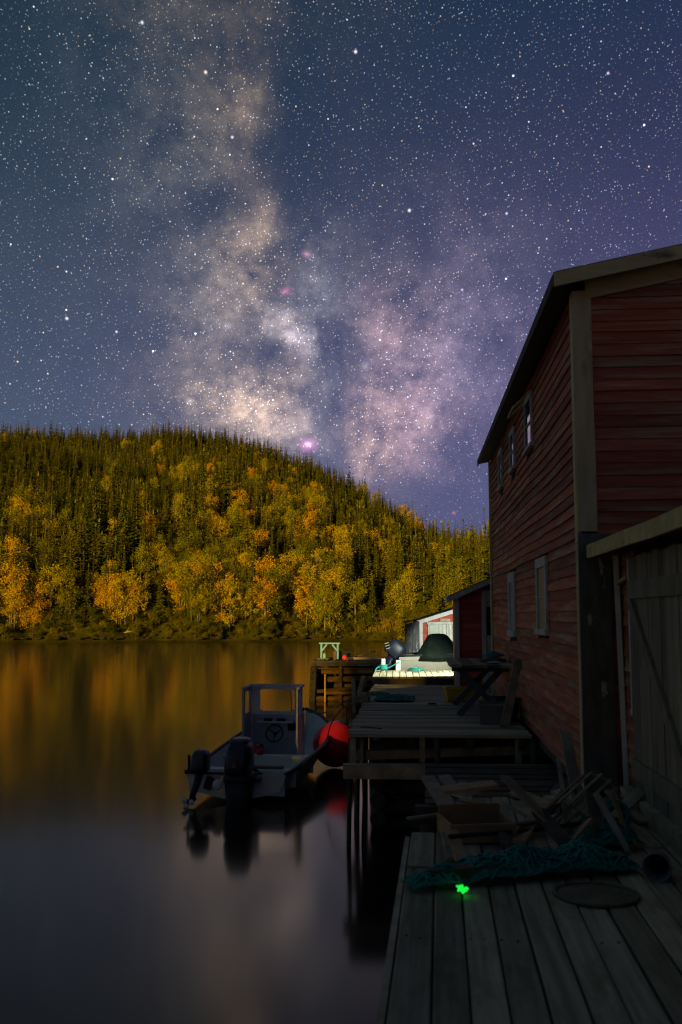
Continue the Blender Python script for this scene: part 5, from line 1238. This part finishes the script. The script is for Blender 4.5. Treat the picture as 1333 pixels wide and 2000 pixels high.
# teal rope coil and its tail
CO = at(1204, 1592, 7.75)
coil = []
for k in range(90):
    a = k * .45; rr_ = .085 + .018 * sin(k * .37); coil.append(CO + Vector((rr_ * cos(a), .02 * sin(k * .9) - .06 + .0012 * k, rr_ * .95 * sin(a))))
tail = [at(1172, 1612, 7.6), at(1172, 1650, 7.35), at(1150, 1676, 7.0), at(1115, 1676, 6.9), at(1075, 1662, 6.85), at(1040, 1662, 6.8), at(1010, 1682, 6.65), at(975, 1694, 6.55), at(940, 1680, 6.6)]
for p_ in tail: p_.z = max(p_.z, NZ + .02)
rope('rope_coil', coil + tail, .016, 'teal_rope', 'teal rope coil hung on the board ends with its tail running over the nets')
# long dark timber under the nets
a, c = nd(835, 1735, .06), nd(1222, 1702, .06)
b = MB(); b.beam((0, 0, 0), c - a, .12, .11, j=.02); tag(b.build('long_timber', M['dark_wood'], loc=a), 'long dark timber lying across the near wharf under the nets', 'timber')
mid = (a + c) / 2; an = atan2(c.y - a.y, c.x - a.x)
net_pile('green_net', (mid.x + .12, mid.y + .12, NZ + .012), 1.25, .42, .22, 'teal_net', 'long heap of dark teal fishing net on the near wharf', 15, an, 130, .007)
net_pile('blue_net', (a.x + .05, a.y + .02, NZ + .012), .36, .22, .15, 'teal_net', 'small tangle of blue-green net at the wharf edge end of the timber', 19, an, 40, .006)
p = at(1185, 1655, 7.25); net_pile('hanging_net', (p.x, p.y, NZ + .012), .42, .40, .20, 'teal_net', 'dark bundle of net below the rope coil', 25, .3, 50, .006)
# cut rope tuft that glows green
p = nd(905, 1752, .01); t = thing('glowing_green_tuft', 'small glowing bright green plastic tuft on the near planks', 'tuft', p)
g = random.Random(31)
for k in range(7):
    a = 6.28 * k / 7 + g.uniform(-.3, .3); l = g.uniform(.03, .055); m = MB(); m.tube(spline([(0, 0, .012), (cos(a) * l * .6, sin(a) * l * .6, .03 + g.uniform(0, .03)), (cos(a) * l, sin(a) * l, g.uniform(.004, .05))], 4), .0065, 5); m.build('strand', M['green_glow'], t)
# round tub lid lying flat
p = nd(1165, 1752, .0); t = thing('tub_cover', 'round galvanised tub cover lying flat on the near planks', 'cover', p + Vector((0, 0, .008)))
b = MB(); b.lathe([(.001, .022), (.10, .022), (.20, .012), (.235, .006), (.245, .012), (.24, .0), (.001, .0)], 36); b.build('disc', M['hoop'], t)
b = MB(); b.tube([(.243 * cos(a), .243 * sin(a), .012) for a in [6.2832 * k / 36 for k in range(37)]], .011, 6); b.build('rim', M['hoop'], t)
# bucket on its side
p = nd(1284, 1722, .085); t = thing('tipped_bucket', 'grey bucket lying on its side by the shed wall', 'bucket', p); t.rotation_euler = (radians(86), 0, radians(-22)); t.scale = (.74, .74, .8)
b = MB(); b.lathe([(.001, -.30), (.085, -.30), (.115, 0), (.107, 0), (.078, -.285), (.001, -.285)], 24); b.build('body', M['grey_tub'], t)
b = MB(); b.tube([(.116 * cos(a), .116 * sin(a), -.004) for a in [6.2832 * k / 28 for k in range(29)]], .008, 6); b.build('rim', M['grey_tub'], t)
b = MB(); b.lathe([(.001, -.20), (.088, -.20)], 20); b.build('opening_shade', M['black'], t)  # black disc stands in for the shade inside the bucket
# rags and cork below the gap
for k, (px, py, Y, s, mt, lab) in enumerate([(905, 1545, 10.4, (.5, .4, .25), 'driftwood', 'pale weathered root stump under the cap beam'), (1000, 1575, 9.6, (1.1, .6, .22), 'cloth', 'dark wet tarpaulin heap behind the wooden box'), (1130, 1528, 9.8, (.5, .4, .2), 'cloth', 'dark rag heap under the corner of the house')]):
    p = at(px, py, Y); lump('root_stump' if k == 0 else 'tarpaulin_heap' if k == 1 else 'rag_heap', (p.x, p.y, p.z - s[2] * .6), s, mt, lab, 'stump' if k == 0 else 'heap', 40 + k)
# ledge that carries the heap in the gap between the wharves
t = thing('gap_ledge', 'dark plank ledge between the two wharves under the pile', 'ledge', (.80, 9.25, 0), radians(-5))
for k in range(14):
    b = MB(); b.box((.85, .1 + k * .27, 1.14 + .01 * (k % 3)), (1.75, .24, .05)); b.build('plank', M['dark_wood'], t)
for x, y in ((.1, .3), (1.6, .3), (.1, 3.5), (1.6, 3.5)):
    b = MB(); b.tube([(x, y, -1.2), (x, y, 1.13)], .09, 8); b.build('pile', M['dark_wood'], t)
